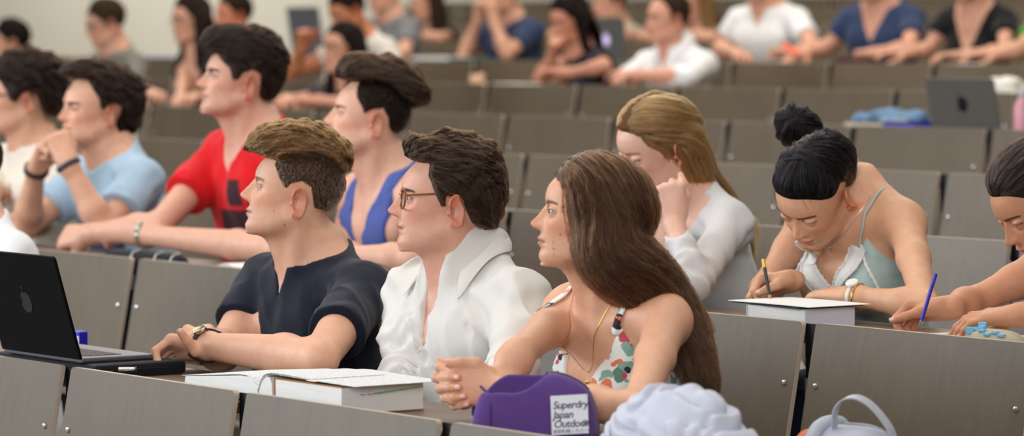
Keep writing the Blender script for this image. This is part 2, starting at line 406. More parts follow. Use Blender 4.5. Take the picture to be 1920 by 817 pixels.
def head_sdf(h, ears=True):
    vs, D = midline(h)
    def f(x, y, z):
        x, y, z = np.broadcast_arrays(x, y, z)
        d = np.maximum(ell(x, y+.012, z-.020, .086, .112, .125), np.abs(x)-.125).astype(np.float32)
        m = (d > -.060) & (d < .050)
        d[m] = full(x[m], y[m], z[m])
        return d
    def full(x, y, z):
        u, w, v = -y, x, z
        aw = np.abs(w); nw = h['nw']
        m = sstep(.005, .05, u)
        disp = np.interp(v, vs, D)*np.exp(-(w/.048)**2)
        N = np.interp(v, *h['nose'])
        sg = np.interp(v, [-.03, -.022, -.012, -.004, .010, .022, .034], [.0120, .0115, .0108, .0096, .0086, .0088, .013])*nw
        disp = disp+N*np.exp(-np.abs(w/sg)**2.1)
        disp = disp+.0085*np.exp(-((aw-.0128*nw)/.0058)**2-((v+.0165)/.0072)**2)          # wings of the nose
        disp = disp+np.interp(v, *h['lip'])*np.exp(-(aw/h['lipw'])**4)
        disp = disp-.0035*np.exp(-((aw-h['lipw']-.002)/.006)**2-((v+.047)/.006)**2)          # mouth corners
        disp = disp-.0022*np.exp(-(w/.004)**2-((v+.032)/.006)**2)                              # philtrum
        disp = disp-.0105*np.exp(-((aw-.030)/.0165)**2-((v-.0165)/.0115)**2)                  # eye sockets
        disp = disp-.0050*np.exp(-((aw-.0155)/.006)**2-((v-.019)/.009)**2)
        disp = disp+h['brow']*np.exp(-((aw-.027)/.019)**2-((v-.036)/.0065)**2)
        disp = disp+h['cheek']*np.exp(-((aw-.044)/.016)**2-((v+.010)/.014)**2)
        disp = disp-.0025*np.exp(-((aw-.045)/.014)**2-((v+.042)/.016)**2)
        d = head_base(u-m*disp, w, v, h)
        # eyelids around the eyeballs, with their slit
        eu, ew, ev = EYEC; R = .0122*h['eye']
        pu, pw, pv = u-eu, aw-ew, v-ev
        r = np.sqrt(pu*pu+pw*pw+pv*pv)
        d = smin(d, r-(R+.0019), .005)
        d = smin(d, np.sqrt((r-R-.0022)**2+np.maximum(np.abs(pv-.0062-.001*pw/.01)-.0012, 0)**2+np.maximum(-pu, 0)**2)-.0016, .004)
        a = (pw-.0005)/(.0128*h['eye'])
        up = (.0044*h['eye']-h['lid'])*np.sqrt(np.clip(1-a*a, 0, 1)); lo = -.0036*h['eye']*np.sqrt(np.clip(1-a*a, 0, 1))-.0
        mid = .0008*a
        slit = np.maximum(pv-mid-up, lo+mid*0-pv)+np.where(np.abs(a) >= 1, .004, 0)
        slit = np.maximum(slit, -pu); slit = np.maximum(slit, r-(R+.006))
        d = smax(d, -slit, .0012)
        # crease above the lid
        # nostrils
        n = ell(u-.0985, aw-.0068*nw, v+.0262, .0075, .0036, .0042)
        d = smax(d, -n, .003)
        if ears:
            s = h['ear']; t = rad(h.get('earout', 30))
            qu, qw, qv = (u+.013), (aw-.0775*h['cw']), (v-.004)
            au = qu*math.cos(t)+qw*math.sin(t); aN = -qu*math.sin(t)+qw*math.cos(t)     # along the ear, out of the ear
            ti = rad(-12); bu = au*math.cos(ti)+qv*math.sin(ti); bv = -au*math.sin(ti)+qv*math.cos(ti)
            bu, bv, aN = bu/s, bv/s, aN/s
            wid = .0172+.0030*np.clip(bv/.03, -1, 1)
            rho = np.sqrt((bu/wid)**2+(bv/.0315)**2)
            th = aN+.003-.0085*np.clip(rho, 0, 1.2)**2                          # a shallow dish
            disc = np.maximum((rho-1)*.017, np.abs(th)-.0022)
            ring = np.sqrt(((rho-.90)*.0185)**2+(th-.0012)**2)-.0030
            ring = ring+np.where((bu > .004) & (bv < .012), .004*sstep(.004, .010, bu), 0)
            e = smin(disc, ring, .003)
            anti = np.sqrt(((np.sqrt(((bu-.002)/.0095)**2+((bv+.004)/.0165)**2)-1)*.0105)**2+(th-.001)**2)-.0020
            anti = anti+np.where(bu > .004, .004, 0)
            e = smin(e, anti, .003)
            e = smax(e, -ell(bu-.004, bv+.005, th-.004, .0072, .0115, .0075), .003)
            e = smin(e, ell(bu-.0135, bv+.004, aN+.004, .0045, .006, .0035), .004)     # tragus
            e = smin(e, ell(bu-.005, bv+.0275, aN+.002, .0085, .0075, .0034), .005)    # lobe
            d = smin(d, e*s, .004)
        return d
    return f
def poly_sd(poly, u, v):                    # signed distance to an outline, positive inside
    P = np.asarray(poly, float); d = np.full(np.broadcast(u, v).shape, 1e9); ins = np.zeros(d.shape, bool)
    n = len(P)
    for i in range(n):
        a, b = P[i], P[(i+1) % n]; e = b-a
        t = np.clip(((u-a[0])*e[0]+(v-a[1])*e[1])/(e@e), 0, 1)
        d = np.minimum(d, (u-a[0]-t*e[0])**2+(v-a[1]-t*e[1])**2)
        c = ((a[1] > v) != (b[1] > v)) & (u < (b[0]-a[0])*(v-a[1])/(b[1]-a[1]+1e-12)+a[0])
        ins ^= c
    return np.where(ins, 1, -1)*np.sqrt(d)
def skin_colour(h, P, base, spec):
    # P head-local (x left, y back, z up) -> pigment
    u, w, v = -P[:, 1], P[:, 0], P[:, 2]; aw = np.abs(w)
    c = np.tile(np.array(base, float), (len(P), 1))
    def mix(col, t):
        nonlocal c
        t = np.clip(t, 0, 1)[:, None]; c = c*(1-t)+np.array(col)*t
    red = np.array(base)*np.array([1.02, .70, .62])
    mix(red, .55*np.exp(-((aw-.045)/.02)**2-((v+.012)/.02)**2)*(u > .02))
    mix(red, .6*np.exp(-(aw/.016)**2-((v+.014)/.012)**2)*(u > .10))
    mix(np.array(base)*np.array([1.0, .60, .52]), .75*sstep(.072, .080, aw)*(aw < .098)*(np.abs(v) < .042)*(u < .02)*(u > -.045))
    # lips
    lw = h['lipw']
    prof = np.clip(1-(aw/(lw+.002))**2, 0, 1)
    lip = (v < -.0470+.0098*prof**.8+.001) & (v > -.0470-.0105*prof**.7) & (aw < lw+.001) & (u > .06)
    mix(srgb(spec.get('lips', 'b5706a')), lip*.80)
    mix(srgb('6b3530'), .65*np.exp(-((v+.0470)/.0012)**2)*(aw < lw)*(u > .06))  # shade of the mouth crease painted in as a dark red line
    # brows
    bc = spec.get('brow')
    if bc:
        t = np.clip((aw-.010)/.040, 0, 1); bv = spec.get('browv', .0325)+.0060*np.sin(t*2.1)-.0035*t; th = (.0048-.0024*t)*spec.get('browt', 1)
        mix(srgb(bc), .95*np.exp(-((v-bv)/th)**4)*(aw > .009)*(aw < .051)*(u > .04))
    # lashes round the slit
    eu, ew, ev = EYEC; pu, pw, pv = u-eu, aw-ew, v-ev; s = h['eye']; a = pw/(.0130*s)
    r2 = np.sqrt((pw/(.0135*s))**2+((pv-.0004)/(.0056*s))**2)
    mix(srgb(spec.get('lash', '2c1c16')), spec.get('lasht', .85)*np.exp(-((r2-1)/.16)**2)*(pu > 0)*(pv > -.002))
    mix(np.array(base)*np.array([.8, .62, .6]), .45*np.exp(-((r2-1)/.25)**2)*(pu > 0))
    # shaved sides, stubble
    if 'stubble' in spec:
        st = (v < -.02)*(u > -.02)*sstep(-.02, -.04, v)*spec['stubble']; mix(np.array(base)*.62, st*.5)
    if 'fade' in spec:
        col, poly = spec['fade']; sd = poly_sd(poly, u, v)
        mix(srgb(col), .88*sstep(-.004, .010, sd)*(aw > 0))
    for (mu, mv) in spec.get('moles', ()):
        mix(srgb('5a3a2c'), .9*(((u-mu)**2+(v-mv)**2) < .0017**2)*(w > 0))
    return c

# ------------------------------------------------------------------ people
FING = [(.032, .044, .026, .022), (.011, .048, .030, .023), (-.010, .044, .028, .023), (-.029, .035, .021, .020)]
def hand_prims(pr, O, d, n, side, s=1.0, curl=((30, 40, 25),)*4, spread=(6, 2, -3, -8), thumb=(45, 25, 20), twist=0):
    """O wrist, d along the hand, n out of the palm, side +1 puts the thumb on d x n."""
    d = unit(d); n = unit(n-d*(n@d)); t = np.cross(d, n)*side
    pts = []
    def W_(a, b, c): return O+(d*a+t*b+n*c)*s
    pr.cone(W_(-.02, 0, 0), W_(.03, 0, 0), .0245*s, .022*s, .02)
    for i, (b, l1, l2, l3) in enumerate(FING):
        kn = W_(.088-abs(b-.011)*.22, b, -.002)
        pr.cone(W_(.012, b*.55, 0), kn, .0165*s, .0118*s, .014)
        if i < 3: pr.cone(W_(.03, (b+FING[i+1][0])*.42, .002), W_(.078, (b+FING[i+1][0])*.5, -.001), .014*s, .0105*s, .012)
        a = spread[i]; ca = curl[i] if len(curl) > 1 else curl[0]
        dd = unit(d*math.cos(rad(a))+t*math.sin(rad(a))); p = kn; ang = 0
        fr = (.0100, .0092, .0084, .0072); fs = .88 if i == 3 else 1
        ch = [p]
        for q, L in enumerate((l1, l2, l3)):
            ang += ca[q]; v = dd*math.cos(rad(ang))+n*math.sin(rad(ang)); p = p+v*L*s; ch.append(p)
        for q in range(3): pr.cone(ch[q], ch[q+1], fr[q]*s*fs, fr[q+1]*s*fs, .0045 if q else .008)
        pts.append(ch)
    th, th2, th3 = thumb
    base = W_(.018, .022, .010)
    v = unit(d*math.cos(rad(th))+t*math.sin(rad(th))*.8+n*math.sin(rad(th))*.6); k1 = base+v*.046*s
    v2 = unit(d*math.cos(rad(th-th2))+t*math.sin(rad(th-th2))*.5+n*(.35+math.sin(rad(twist)))); k2 = k1+v2*.034*s
    v3 = unit(d*math.cos(rad(th-th2-th3))+t*math.sin(rad(th-th2-th3))*.5+n*(.30+math.sin(rad(twist)))); k3 = k2+v3*.027*s
    pr.cone(base, k1, .0175*s, .0128*s, .016); pr.cone(k1, k2, .0118*s, .0106*s, .006); pr.cone(k2, k3, .0106*s, .0085*s, .004)
    pts.append([k1, k2, k3])
    return pts
def ik(S, Wt, l1, l2, pole):
    v = Wt-S; L = np.linalg.norm(v); L2 = min(L, (l1+l2)*.998); v = v/L
    a = (l1*l1-l2*l2+L2*L2)/(2*L2); hgt = math.sqrt(max(l1*l1-a*a, 0))
    p = unit(pole-v*(pole@v))
    if L > l1+l2: l1 *= L/(l1+l2); a = a*L/L2; hgt = 0
    return S+v*a+p*hgt
TORSO_Z = np.array([-.12, -.06, .0, .06, .13, .20, .27, .33, .38, .42, .455, .49, .53])
TORSO_M = (np.array([.165, .172, .172, .158, .148, .150, .157, .160, .155, .142, .105, .070, .055]), np.array([.100, .112, .114, .106, .102, .106, .112, .112, .104, .090, .074, .062, .056]))
TORSO_F = (np.array([.165, .178, .170, .142, .124, .124, .132, .138, .136, .122, .088, .058, .046]), np.array([.100, .112, .106, .092, .084, .086, .092, .094, .088, .078, .064, .052, .047]))
TORSO_Y = np.array([.0, .0, .0, -.004, -.006, -.006, -.004, .0, .006, .010, .012, .010, .006])
def torso_fn(tab, s=1.0, infl=0.0, z1=None):
    def f(x, y, z):
        zz = z/s
        a = np.interp(zz, TORSO_Z, tab[0])*s+infl; b = np.interp(zz, TORSO_Z, tab[1])*s+infl
        yy = y-np.interp(zz, TORSO_Z, TORSO_Y)*s
        q = ((np.abs(x)/a)**2.35+(np.abs(yy)/b)**2.35)**(1/2.35)
        d = (q-1)*np.minimum(a, b)*.92
        return smax(smax(d, (-.12*s-z), .05), z-.53*s, .02)
    return f
class Person: pass
def make_person(spec):
    p = Person(); g = spec.get; p.row = spec['row']; fem = g('sex', 'm') == 'f'; s = g('scale', 1.0); hs = g('hscale', s)
    h = dict(HEAD_F if fem else HEAD_M); h.update(g('head', {})); p.h = h; p.s = s
    hy, hp, hr = g('hrot'); Rh = rot(hy, hp, hr)
    ty, lean, tr = g('trot', (0, 8, 0)); Rt = rot(ty, lean, tr)
    # the near ear (or the pixel given) fixes where the head is
    anchor = np.array(g('anchor', (.078, .013, .004)))*hs
    A = g('at')                              # pixel and the distance in y behind the row's panel edge
    C0 = atY(A[0], A[1], ROWY[g('row')]+A[2]); 
    off = Rh@anchor
    H = C0-off; H = CAM+(H-CAM)*(np.linalg.norm(C0-CAM)+0*1)/np.linalg.norm(C0-CAM)
    nb = np.array(g('nb', (0, .045, -.165)))*hs
    N = H+rotz(rad(ty))@nb
    Lt = .50*s*g('tl', 1.0)
    O = N-Rt@np.array([0, .012, Lt])
    p.H, p.N, p.O, p.Rh, p.Rt = H, N, O, Rh, Rt; p.sleevelen = {}
    T = lambda x, y, z: O+Rt@(np.array([x, y, z])*s)
    p.T = T
    tab = TORSO_F if fem else TORSO_M
    bw = g('build', 1.0); tab = (tab[0]*bw, tab[1]*bw); p.torso = torso_fn(tab, 1.0)
    res = g('res', 'hi')
    hb, hh, hH = {'hi': (.0058, .0020, .0021), 'mid': (.0068, .0025, .0028), 'lo': (.011, .0044, .0050)}[res]
    sk = srgb(g('skin', 'd9a88c'))
    # ---- body
    B = Prims(); G = Prims()                 # all of the body; and what a garment follows
    ne = .049 if fem else .058
    ne *= g('neck', 1.0)
    nk0 = H+Rh@(np.array([0, .020, -.030])*hs); nk1 = N+Rt@np.array([0, -.008, -.03])*s
    for P_ in (B, G):
        P_.cone(nk0 if P_ is B else N+(nk0-N)*.55, nk1, ne*hs, ne*1.06*hs, .03)
        P_.cone(H+Rh@(np.array([0, -.018, -.070])*hs) if P_ is B else N+Rt@(np.array([0, -.03, .0])*s), N+Rt@(np.array([0, -.045, -.055])*s), .036*hs*(.85 if fem else 1), .036*hs, .03)
    for sd in (1, -1):                       # the straps of muscle from ear to breastbone, and the shoulder slope
        B.cone(H+Rh@(np.array([sd*.052, .022, -.035])*hs), T(sd*.018, -.062, .405), .017*hs, .009*s, .022)
        q0 = H+Rh@(np.array([sd*.052, .022, -.035])*hs); q1 = T(sd*.018, -.062, .405); G.cone(q0+(q1-q0)*.6, q1, .013*hs, .009*s, .022)
        tr_ = .80 if fem else 1
        for P_ in (B, G):
            P_.cone(N+Rt@(np.array([sd*.030, .024, .018])*s), T(sd*.135, .012, .443), .032*s*tr_, .034*s*tr_, .05)
    sw = (.158 if fem else .180)*g('shw', 1.0)
    if res != 'lo' and not g('noclav'):
        for sd in (1, -1):
            for P_ in (B, G): P_.cone(T(sd*.022, -.064, .408), T(sd*.14, -.030, .440), .008*s, .009*s, .018)
    lo = (-.21*s, -.16*s, -.13*s); hi = (.21*s, .16*s, .54*s)
    for P_ in (B, G): P_.local(torso_fn(tab, s), O, Rt, lo, hi, .04)
    if fem:
        bs = g('bust', 1.0)
        for sd in (1, -1):
            for P_ in (B, G): P_.ell(T(sd*.070, -.070-.012*bs, .285), (.056*s*bs, .052*s*bs, .058*s*bs), Rt, .035)
    else:
        for sd in (1, -1):
            for P_ in (B, G): P_.ell(T(sd*.078, -.072, .335), (.072*s*bw, .042*s, .055*s), Rt, .04)
    ua = (.036 if fem else .045)*g('arm', 1.0)*s; l1, l2 = (.275*s, .242*s) if fem else (.300*s, .262*s)
    p.arms = {}
    p.hands = {}
    sh_off = g('shoulder', {})
    for sd, nm in ((1, 'L'), (-1, 'R')):
        dx = np.array(sh_off.get(nm, (0, 0, 0)))
        S = T(*(np.array([sd*sw, .004, .415])+dx))
        a = g('arms', {}).get(nm)
        if a is None: a = dict(w=T(sd*.10, -.30, .05), pole=(sd*.6, .2, -1))
        Wt = np.asarray(a['w'], float)
        pole = rotz(rad(ty))@np.asarray(a.get('pole', (sd*.6, .3, -1)), float)
        E = np.asarray(a['e'], float) if 'e' in a else ik(S, Wt, l1, l2, pole)
        zd = ROWZ[g('row')]-TOP; yr = ROWY[g('row')]      # arms that lie on the worktop rest on it
        E, Wt = E.copy(), Wt.copy(); slv = .010 if any(gm.get('sl', 0) > 1 for gm in g('wear', ())) else 0
        for q, lift in ((E, ua*.95+.014+slv), (Wt, a.get('lift', .062)*s+slv)):
            if yr-.05 < q[1] < yr+.36 and q[2] > zd-.16: q[2] = max(q[2], zd+lift)
        p.arms[nm] = (S, E, Wt)
        for P_ in (B, G):
            P_.cone(T(sd*sw*.42, .010, .425), S, .046*s*(.85 if fem else 1), ua*1.12, .055)
            M_ = S+(E-S)*.42
            P_.cone(S, M_, ua*1.20, ua*1.02, .035)
            P_.cone(M_, E, ua*1.02, ua*.80, .02)
        fd = unit(Wt-E); F1 = E+(Wt-E)*.28
        wr = ua*.60
        for P_ in (B, G):
            P_.cone(E, F1, ua*.84, ua*.92, .02); P_.cone(F1, Wt-fd*.02, ua*.92, wr, .02); P_.cone(Wt-fd*.03, Wt, wr, wr, .015)
        hd = a.get('hand')
        if hd is not None:
            kw = {k: v for k, v in hd.items() if k in ('curl', 'spread', 'thumb', 'twist')}
            d = np.asarray(hd.get('d', fd), float); n = np.asarray(hd.get('n', (0, 0, -1)), float)
            HP = Prims(); pts = hand_prims(HP, Wt, d, n, hd.get('side', 1 if nm == 'R' else -1), s*hd.get('s', .92 if fem else 1.0), **kw)
            B.p += HP.p; p.hands[nm] = (HP, pts, Wt, d)
    # ---- head into the body field
    hf = head_sdf(h)
    R0 = Rh; cs = hs
    B.p.insert(0, ((lambda x, y, z: 0), 0, 0, 0)); B.p.pop(0)
    hl = Prims(); hl.local(lambda x, y, z: hf(x/cs, y/cs, z/cs)*cs, H, Rh, np.array((-.1, -.135, -.105))*cs, np.array((.1, .115, .140))*cs, .020)
    B.p += hl.p
    # ---- surfaces, block by block
    def hbox(P, e=0): q = (P-H)@Rh/hs; return (np.abs(q[:, 0]) < .098-e) & (q[:, 1] > -.135+e) & (q[:, 1] < .108-e) & (q[:, 2] > -.106+e) & (q[:, 2] < .140-e)
    blocks = []
    cors = np.array([[i, j, k] for i in (-.104, .104) for j in (-.142, .114) for k in (-.112, .146)])*hs@Rh.T+H
    ax = axes(cors.min(0), cors.max(0), hh); v = B.grid(ax)
    V, Q = relax_flip(*surface(ax, v)); p.headfield = GField(ax, v); V = fit(V, p.headfield)
    V, Q = crop(V, Q, hbox); blocks.append((V, Q)); nrm = [p.headfield.grad(V)]
    hboxes = []
    for nm, (HP, pts, Wt, d) in p.hands.items():
        l, u = HP.bounds(); l -= .01; u += .01
        ax = axes(l, u, hH); v = B.grid(ax); V, Q = relax_flip(*surface(ax, v)); hf_ = GField(ax, v); V = fit(V, hf_)
        e = 1.2*hb
        inb = (lambda P, e=0, l=l, u=u: ((P > l+e+.004) & (P < u-e-.004)).all(1))
        prev = list(hboxes)
        V, Q = (crop(V, Q, lambda P: inb(P) & ~hbox(P) & ~np.any([q(P, hH*2) for q in prev], axis=0) if prev else inb(P) & ~hbox(P))); blocks.append((V, Q)); nrm.append(hf_.grad(V))
        hboxes.append(inb)
    l, u = B.bounds(); ax = axes(l-.01, u+.01, hb); v = B.grid(ax); p.bodyfield = GField(ax, v)
    V, Q = relax_flip(*surface(ax, v)); V = fit(V, p.bodyfield)
    V, Q = (crop(V, Q, lambda P: ~hbox(P, hb*1.3) & ~np.any([q(P, hb*1.4) for q in hboxes]+[np.zeros(len(P), bool)], axis=0))); blocks.append((V, Q)); nrm.append(p.bodyfield.grad(V))
    V, Q = join(blocks); nrm = np.concatenate(nrm)
    HL = (V-H)@Rh/hs
    col = np.tile(np.array(sk), (len(V), 1))
    near = (np.abs(HL) < .16).all(1); col[near] = skin_colour(h, HL[near], sk, spec)
    cn = sstep(-.105, -.085, HL[:, 2])[:, None]*near[:, None]+0*col; col = col*cn+np.array(sk)*(1-cn)
    for nm, (HP, pts, Wt, d) in p.hands.items():   # redder finger tips and knuckles, pale nails
        for ch in pts:
            tip = ch[-1]; r = np.linalg.norm(V-tip, axis=1); t = (.38*np.exp(-(r/.016)**2))[:, None]
            col = col*(1-t)+np.array(sk)*np.array([1.05, .72, .66])*t
    nm_, lb = g('name', 'person'), g('label')
    root = empty('person', (O[0], O[1], FLOORZ[g('row')]))
    tag(root, lb, 'person', g('group')); p.root = root; off = np.array(root.location)
    p.off = off
    body = mesh_np('body', settle(V, g('row'))-off, Q, SKIN, root, col); p.body = body
    body.data.normals_split_custom_set_from_vertices([tuple(q) for q in nrm.tolist()])
    # nails
    if res == 'hi' or g('nails'):
        for nm, (HP, pts, Wt, d) in p.hands.items():
            n = unit(np.cross(pts[0][0]-pts[3][0], d)); 
            for i, ch in enumerate(pts):
                a = unit(ch[-1]-ch[-2]); w = unit(pts[0][0]-pts[3][0]) if i < 4 else unit(np.cross(a, pts[0][0]-pts[3][0]))
                w = unit(w-a*(w@a)); o = np.cross(a, w)
                pn = np.asarray(g('arms')[nm]['hand'].get('n', (0, 0, -1)), float)
                if i < 4:
                    prev = unit(ch[-2]-ch[-3]); bend = prev-a*(prev@a)
                    ref = bend if np.linalg.norm(bend) > .05 else -pn
                else: ref = -(pts[1][0]-ch[0])
                if o@ref < 0: o = -o
                nail(ch[-1]+a*.001+o*(.0064 if i < 4 else .0074)*s, a, w, o, s, root, off, g('nailcol', 'e3b3a6'))
    # ---- eyes
    eu, ew, ev = EYEC; R = .0122*h['eye']
    gz = g('gaze', (0, 0))
    for sd in (1, -1):
        c = H+Rh@(np.array([sd*ew, -eu, ev])*hs)
        fw = Rh@rot(gz[0], gz[1])@np.array([0, -1, 0])
        eyeball(c, R*hs, fw, srgb(g('iris', '6b5138')), root, off)
    # ---- hair
    if 'hair' in spec: p.hair = make_hair(p, spec)
    # ---- clothes
    for gm in spec.get('wear', ()): garment(p, spec, G, B, gm)
    # ---- legs under the desk
    legs(p, spec, tab)
    return p
def fit(V, f):
    for _ in range(2): V = V-f.grad(V)*np.clip(f(V), -f.h*.6, f.h*.6)[:, None]
    return V
def settle(V, row):                         # flesh and cloth flatten where they lie on the worktop or meet its edge
    zt, y0 = ROWZ[row]-TOP, ROWY[row]; V = V.copy()
    m = (V[:, 2] > zt-.045) & (V[:, 2] < zt+.0015) & (V[:, 1] > y0-.015) & (V[:, 1] < y0+.3395)
    t = m & (V[:, 1] <= y0+.300); V[t, 2] = zt+.0015
    e = (V[:, 2] > zt-.060) & (V[:, 2] < zt+.012) & (V[:, 1] > y0+.300) & (V[:, 1] < y0+.3405); V[e, 1] = y0+.3405
    return V
def relax_flip(V, Q):
    if len(Q):
        V = relax(V, Q, 1, .45)
    return V, Q
_nailm = {}
def nail(c, a, w, o, s, root, off, colr):
    if colr not in _nailm: _nailm[colr] = plain('nail', srgb(colr), .25, 0, .6, .02)
    V = []; Fs = []
    n, m = 7, 5
    for i in range(n):
        t = i/(n-1); le = (t-.5)*.0115
        for j in range(m):
            x = (j/(m-1)-.5)*2; wd = .0046*(1-.25*(2*t-1)**4)
            z = -.0018*x*x-.0006*(2*t-1)**2
            V.append(c+(a*(le)+w*x*wd+o*(z+.0014))*s-off)
    for i in range(n):
        for j in range(m): V.append(V[i*m+j]-o*.0016*s)
    b = n*m
    for i in range(n-1):
        for j in range(m-1):
            q = [i*m+j, i*m+j+1, (i+1)*m+j+1, (i+1)*m+j]; Fs.append(q); Fs.append([b+k for k in q[::-1]])
    ring = [j for j in range(m)]+[i*m+m-1 for i in range(1, n)]+[(n-1)*m+j for j in range(m-2, -1, -1)]+[i*m for i in range(n-2, 0, -1)]
    for k in range(len(ring)):
        i, j = ring[k], ring[(k+1) % len(ring)]; Fs.append([i, b+i, b+j, j])
    mesh_np('fingernail', np.array(V), Fs, _nailm[colr], root)
def eyeball(c, R, fw, iris, root, off):
    fw = unit(fw); n, m = 28, 20; a = unit(np.cross(fw, (0, 0, 1))); b = np.cross(a, fw)
    V = [c+fw*R-off]; col = [(.004, .004, .004)]
    for i in range(1, m):
        t = math.pi*(i/m)**1.35; 
        for k in range(n):
            q = 2*math.pi*k/n; V.append(c+(fw*math.cos(t)+(a*math.cos(q)+b*math.sin(q))*math.sin(t))*R-off)
            col.append((.004, .004, .004) if t < .20 else (tuple(x*.5 for x in iris) if t < .27 else iris if t < .46 else tuple(x*.35 for x in iris) if t < .52 else (.36, .33, .31)))
    V.append(c-fw*R-off); col.append((.6, .5, .5)); Fs = []
    for k in range(n): Fs.append([0, 1+k, 1+(k+1) % n])
    for i in range(m-2):
        for k in range(n): Fs.append([1+i*n+k, 1+(i+1)*n+k, 1+(i+1)*n+(k+1) % n, 1+i*n+(k+1) % n])
    for k in range(n): Fs.append([len(V)-1, 1+(m-2)*n+(k+1) % n, 1+(m-2)*n+k])
    return mesh_np('eye', np.array(V), Fs, EYE, root, np.array(col))
# ---- hair: a solid that keeps the outline, and strands combed over it
def make_hair(p, spec):
    hr = spec['hair']; h = p.h; hs = spec.get('hscale', p.s); H, Rh, off = p.H, p.Rh, p.off
    res = spec.get('res', 'hi'); step = {'hi': .0026, 'mid': .0034, 'lo': .0060}[res]
    ph = np.array(hr['mid'])                 # (angle, thickness) down the middle
    poly = hr['line']; side = hr.get('side', .006); ns = hr.get('noise', .003); sx, sy, sz = hr.get('nscale', (60, 25, 60))
    tmin = hr.get('tmin', .004)
    def T(u, w, v):
        ang = np.degrees(np.arctan2(v-.045, u+.006)); ang = np.where(ang < -110, ang+360, ang)
        tm = np.maximum(np.interp(ang, ph[:, 0], ph[:, 1]), tmin)
        r = np.clip(np.abs(w)/.076, 0, 1)
        if 'top' in hr:                      # long on top, cropped at the sides, with an edge between
            e = poly_sd(hr['top'], u, v-hr.get('topw', .10)*(r**2-.7)*0)
            a = sstep(-.004, hr.get('edge', .008), e)
            t = (tm*(1-.55*r**3)*a+side*(1-a))
            t = np.where(r < .5, t*(r/.5)**2+(1-(r/.5)**2)*np.maximum(t, tm*sstep(-.02, .01, e)), t)
        else: t = tm*(1-r**2.5)+side*(r**2.5); a = 1.
        if 'shape' in hr: t = hr['shape'](t, u, w, v, tm)
        if ns: t = t+ns*noise3(u*sx+7, w*sy+3, v*sz)*np.clip(t/.012, .12, 1.3)+ns*.5*noise3(u*sx*2.3+1, w*sy*2.3, v*sz*2.3+5)*np.clip(t/.012, 0, 1)
        sd = poly_sd(poly, u, v)
        m = sstep(-.003, hr.get('soft', .010), sd)
        return t*m-.006*(1-m)-.03*sstep(-.003, -.022, sd)
    def f(x, y, z):
        x, y, z = np.broadcast_arrays(x, y, z); u, w, v = -y/hs, x/hs, z/hs
        d = head_base(u, w, v, h).astype(np.float32)
        m = (d > -.012) & (d < .075)
        d[m] -= T(u[m], w[m], v[m])
        return d*hs*.8
    hp = Prims(); hp.local(f, H, Rh, np.array((-.115, -.15, -.11))*hs, np.array((.115, .135, .20))*hs, .012)
    for (a, b, r1, r2) in hr.get('cones', ()):
        hp.cone(H+Rh@(np.array(a)*hs), H+Rh@(np.array(b)*hs), r1*hs, r2*hs, .02)
    for a, r in hr.get('balls', ()): hp.ell(H+Rh@(np.array(a)*hs), np.array(r)*hs, Rh, hr.get('ballk', .012))
    for fn in hr.get('extra', ()): fn(hp, p)
    l, u = hp.bounds(); ax = axes(l, u, step); v = hp.grid(ax, far=.05, pad=.02)
    V, Q = relax_flip(*surface(ax, v))
    o = mesh_np('hair', V-off, Q, hr['mats'][1], p.root)
    gf = GField(ax, v); p.hairfield = gf
    for ly in hr.get('layers', ()):
        rg = np.random.default_rng(ly.get('seed', 5)); n = ly['n']
        wt = None
        if 'where' in ly:
            def wt(P):
                q = (P-H)@Rh/hs; return ly['where'](-q[:, 1], q[:, 0], q[:, 2]).astype(float)+1e-9
        seed = seeds_on(V, Q, n, rg, wt); gs = seeds_on(V, Q, max(60, n//ly.get('per', 22)), rg, wt)
        ok = lambda P: p.headfield(P) > -.001
        seed = seed[ok(seed)]; gs = gs[ok(gs)]
        flow = ly['flow']; L = ly.get('len', .03); steps = ly.get('steps', 8); lift = ly.get('lift', .0)
        def march(P):
            out = [P]; q = P; jit = ly.get('jit', .2)
            dj = rg.normal(0, jit, P.shape)
            lf = rg.uniform(.0002, 1.0, (len(P), 1))**1.5*ly.get('fluff', .004)
            if callable(L): q0 = (P-H)@Rh/hs; ll = L(-q0[:, 1], q0[:, 0], q0[:, 2])
            else: ll = np.full(len(P), L)
            ll = ll*rg.uniform(.6, 1.2, len(P))
            for k in range(steps):
                loc = (q-H)@Rh/hs
                d = np.stack(np.broadcast_arrays(*flow(-loc[:, 1], loc[:, 0], loc[:, 2])), 1)   # forward, left, up
                d = np.stack([d[:, 1], -d[:, 0], d[:, 2]], 1)@Rh.T
                d /= np.linalg.norm(d, axis=1, keepdims=True)+1e-9
                d = d+dj+.12*rg.normal(0, jit, P.shape); g_ = gf.grad(q)
                d = d-g_*((d*g_).sum(1, keepdims=True))*(1-lift)+g_*lift
                d /= np.linalg.norm(d, axis=1, keepdims=True)+1e-9
                q = q+d*(ll/steps)[:, None]*hs
                sd = gf(q)[:, None]; tgt = lf*((k+1)/steps)
                if ly.get('hug', .8): q = q-gf.grad(q)*np.clip(sd-tgt, -.004, .006)*ly.get('hug', .8)
                out.append(q)
            return np.stack(out, 1)
        if ly.get('per', 22) > 1: P = clumped(march(gs), seed, rg, ly.get('clump', .65), ly.get('frizz', .0012))
        else: P = march(seed)
        P = P+gf.grad(P[:, 0])[:, None]*((.0011-.0024*np.exp(-9*np.linspace(0, 1, P.shape[1])))[None, :, None])
        strand_obj('strands', P-off, ly.get('r', .0004)*hs, ly.get('mat', hr['mats'][0]), o)
    return o, gf
def on_body(p, pts, lift=.002, field=None):   # a line of points laid on the skin
    f = field or p.bodyfield; P = np.array(pts, float)
    for _ in range(6): P = P-f.grad(P)*(f(P)-lift)[:, None]*.8
    return P
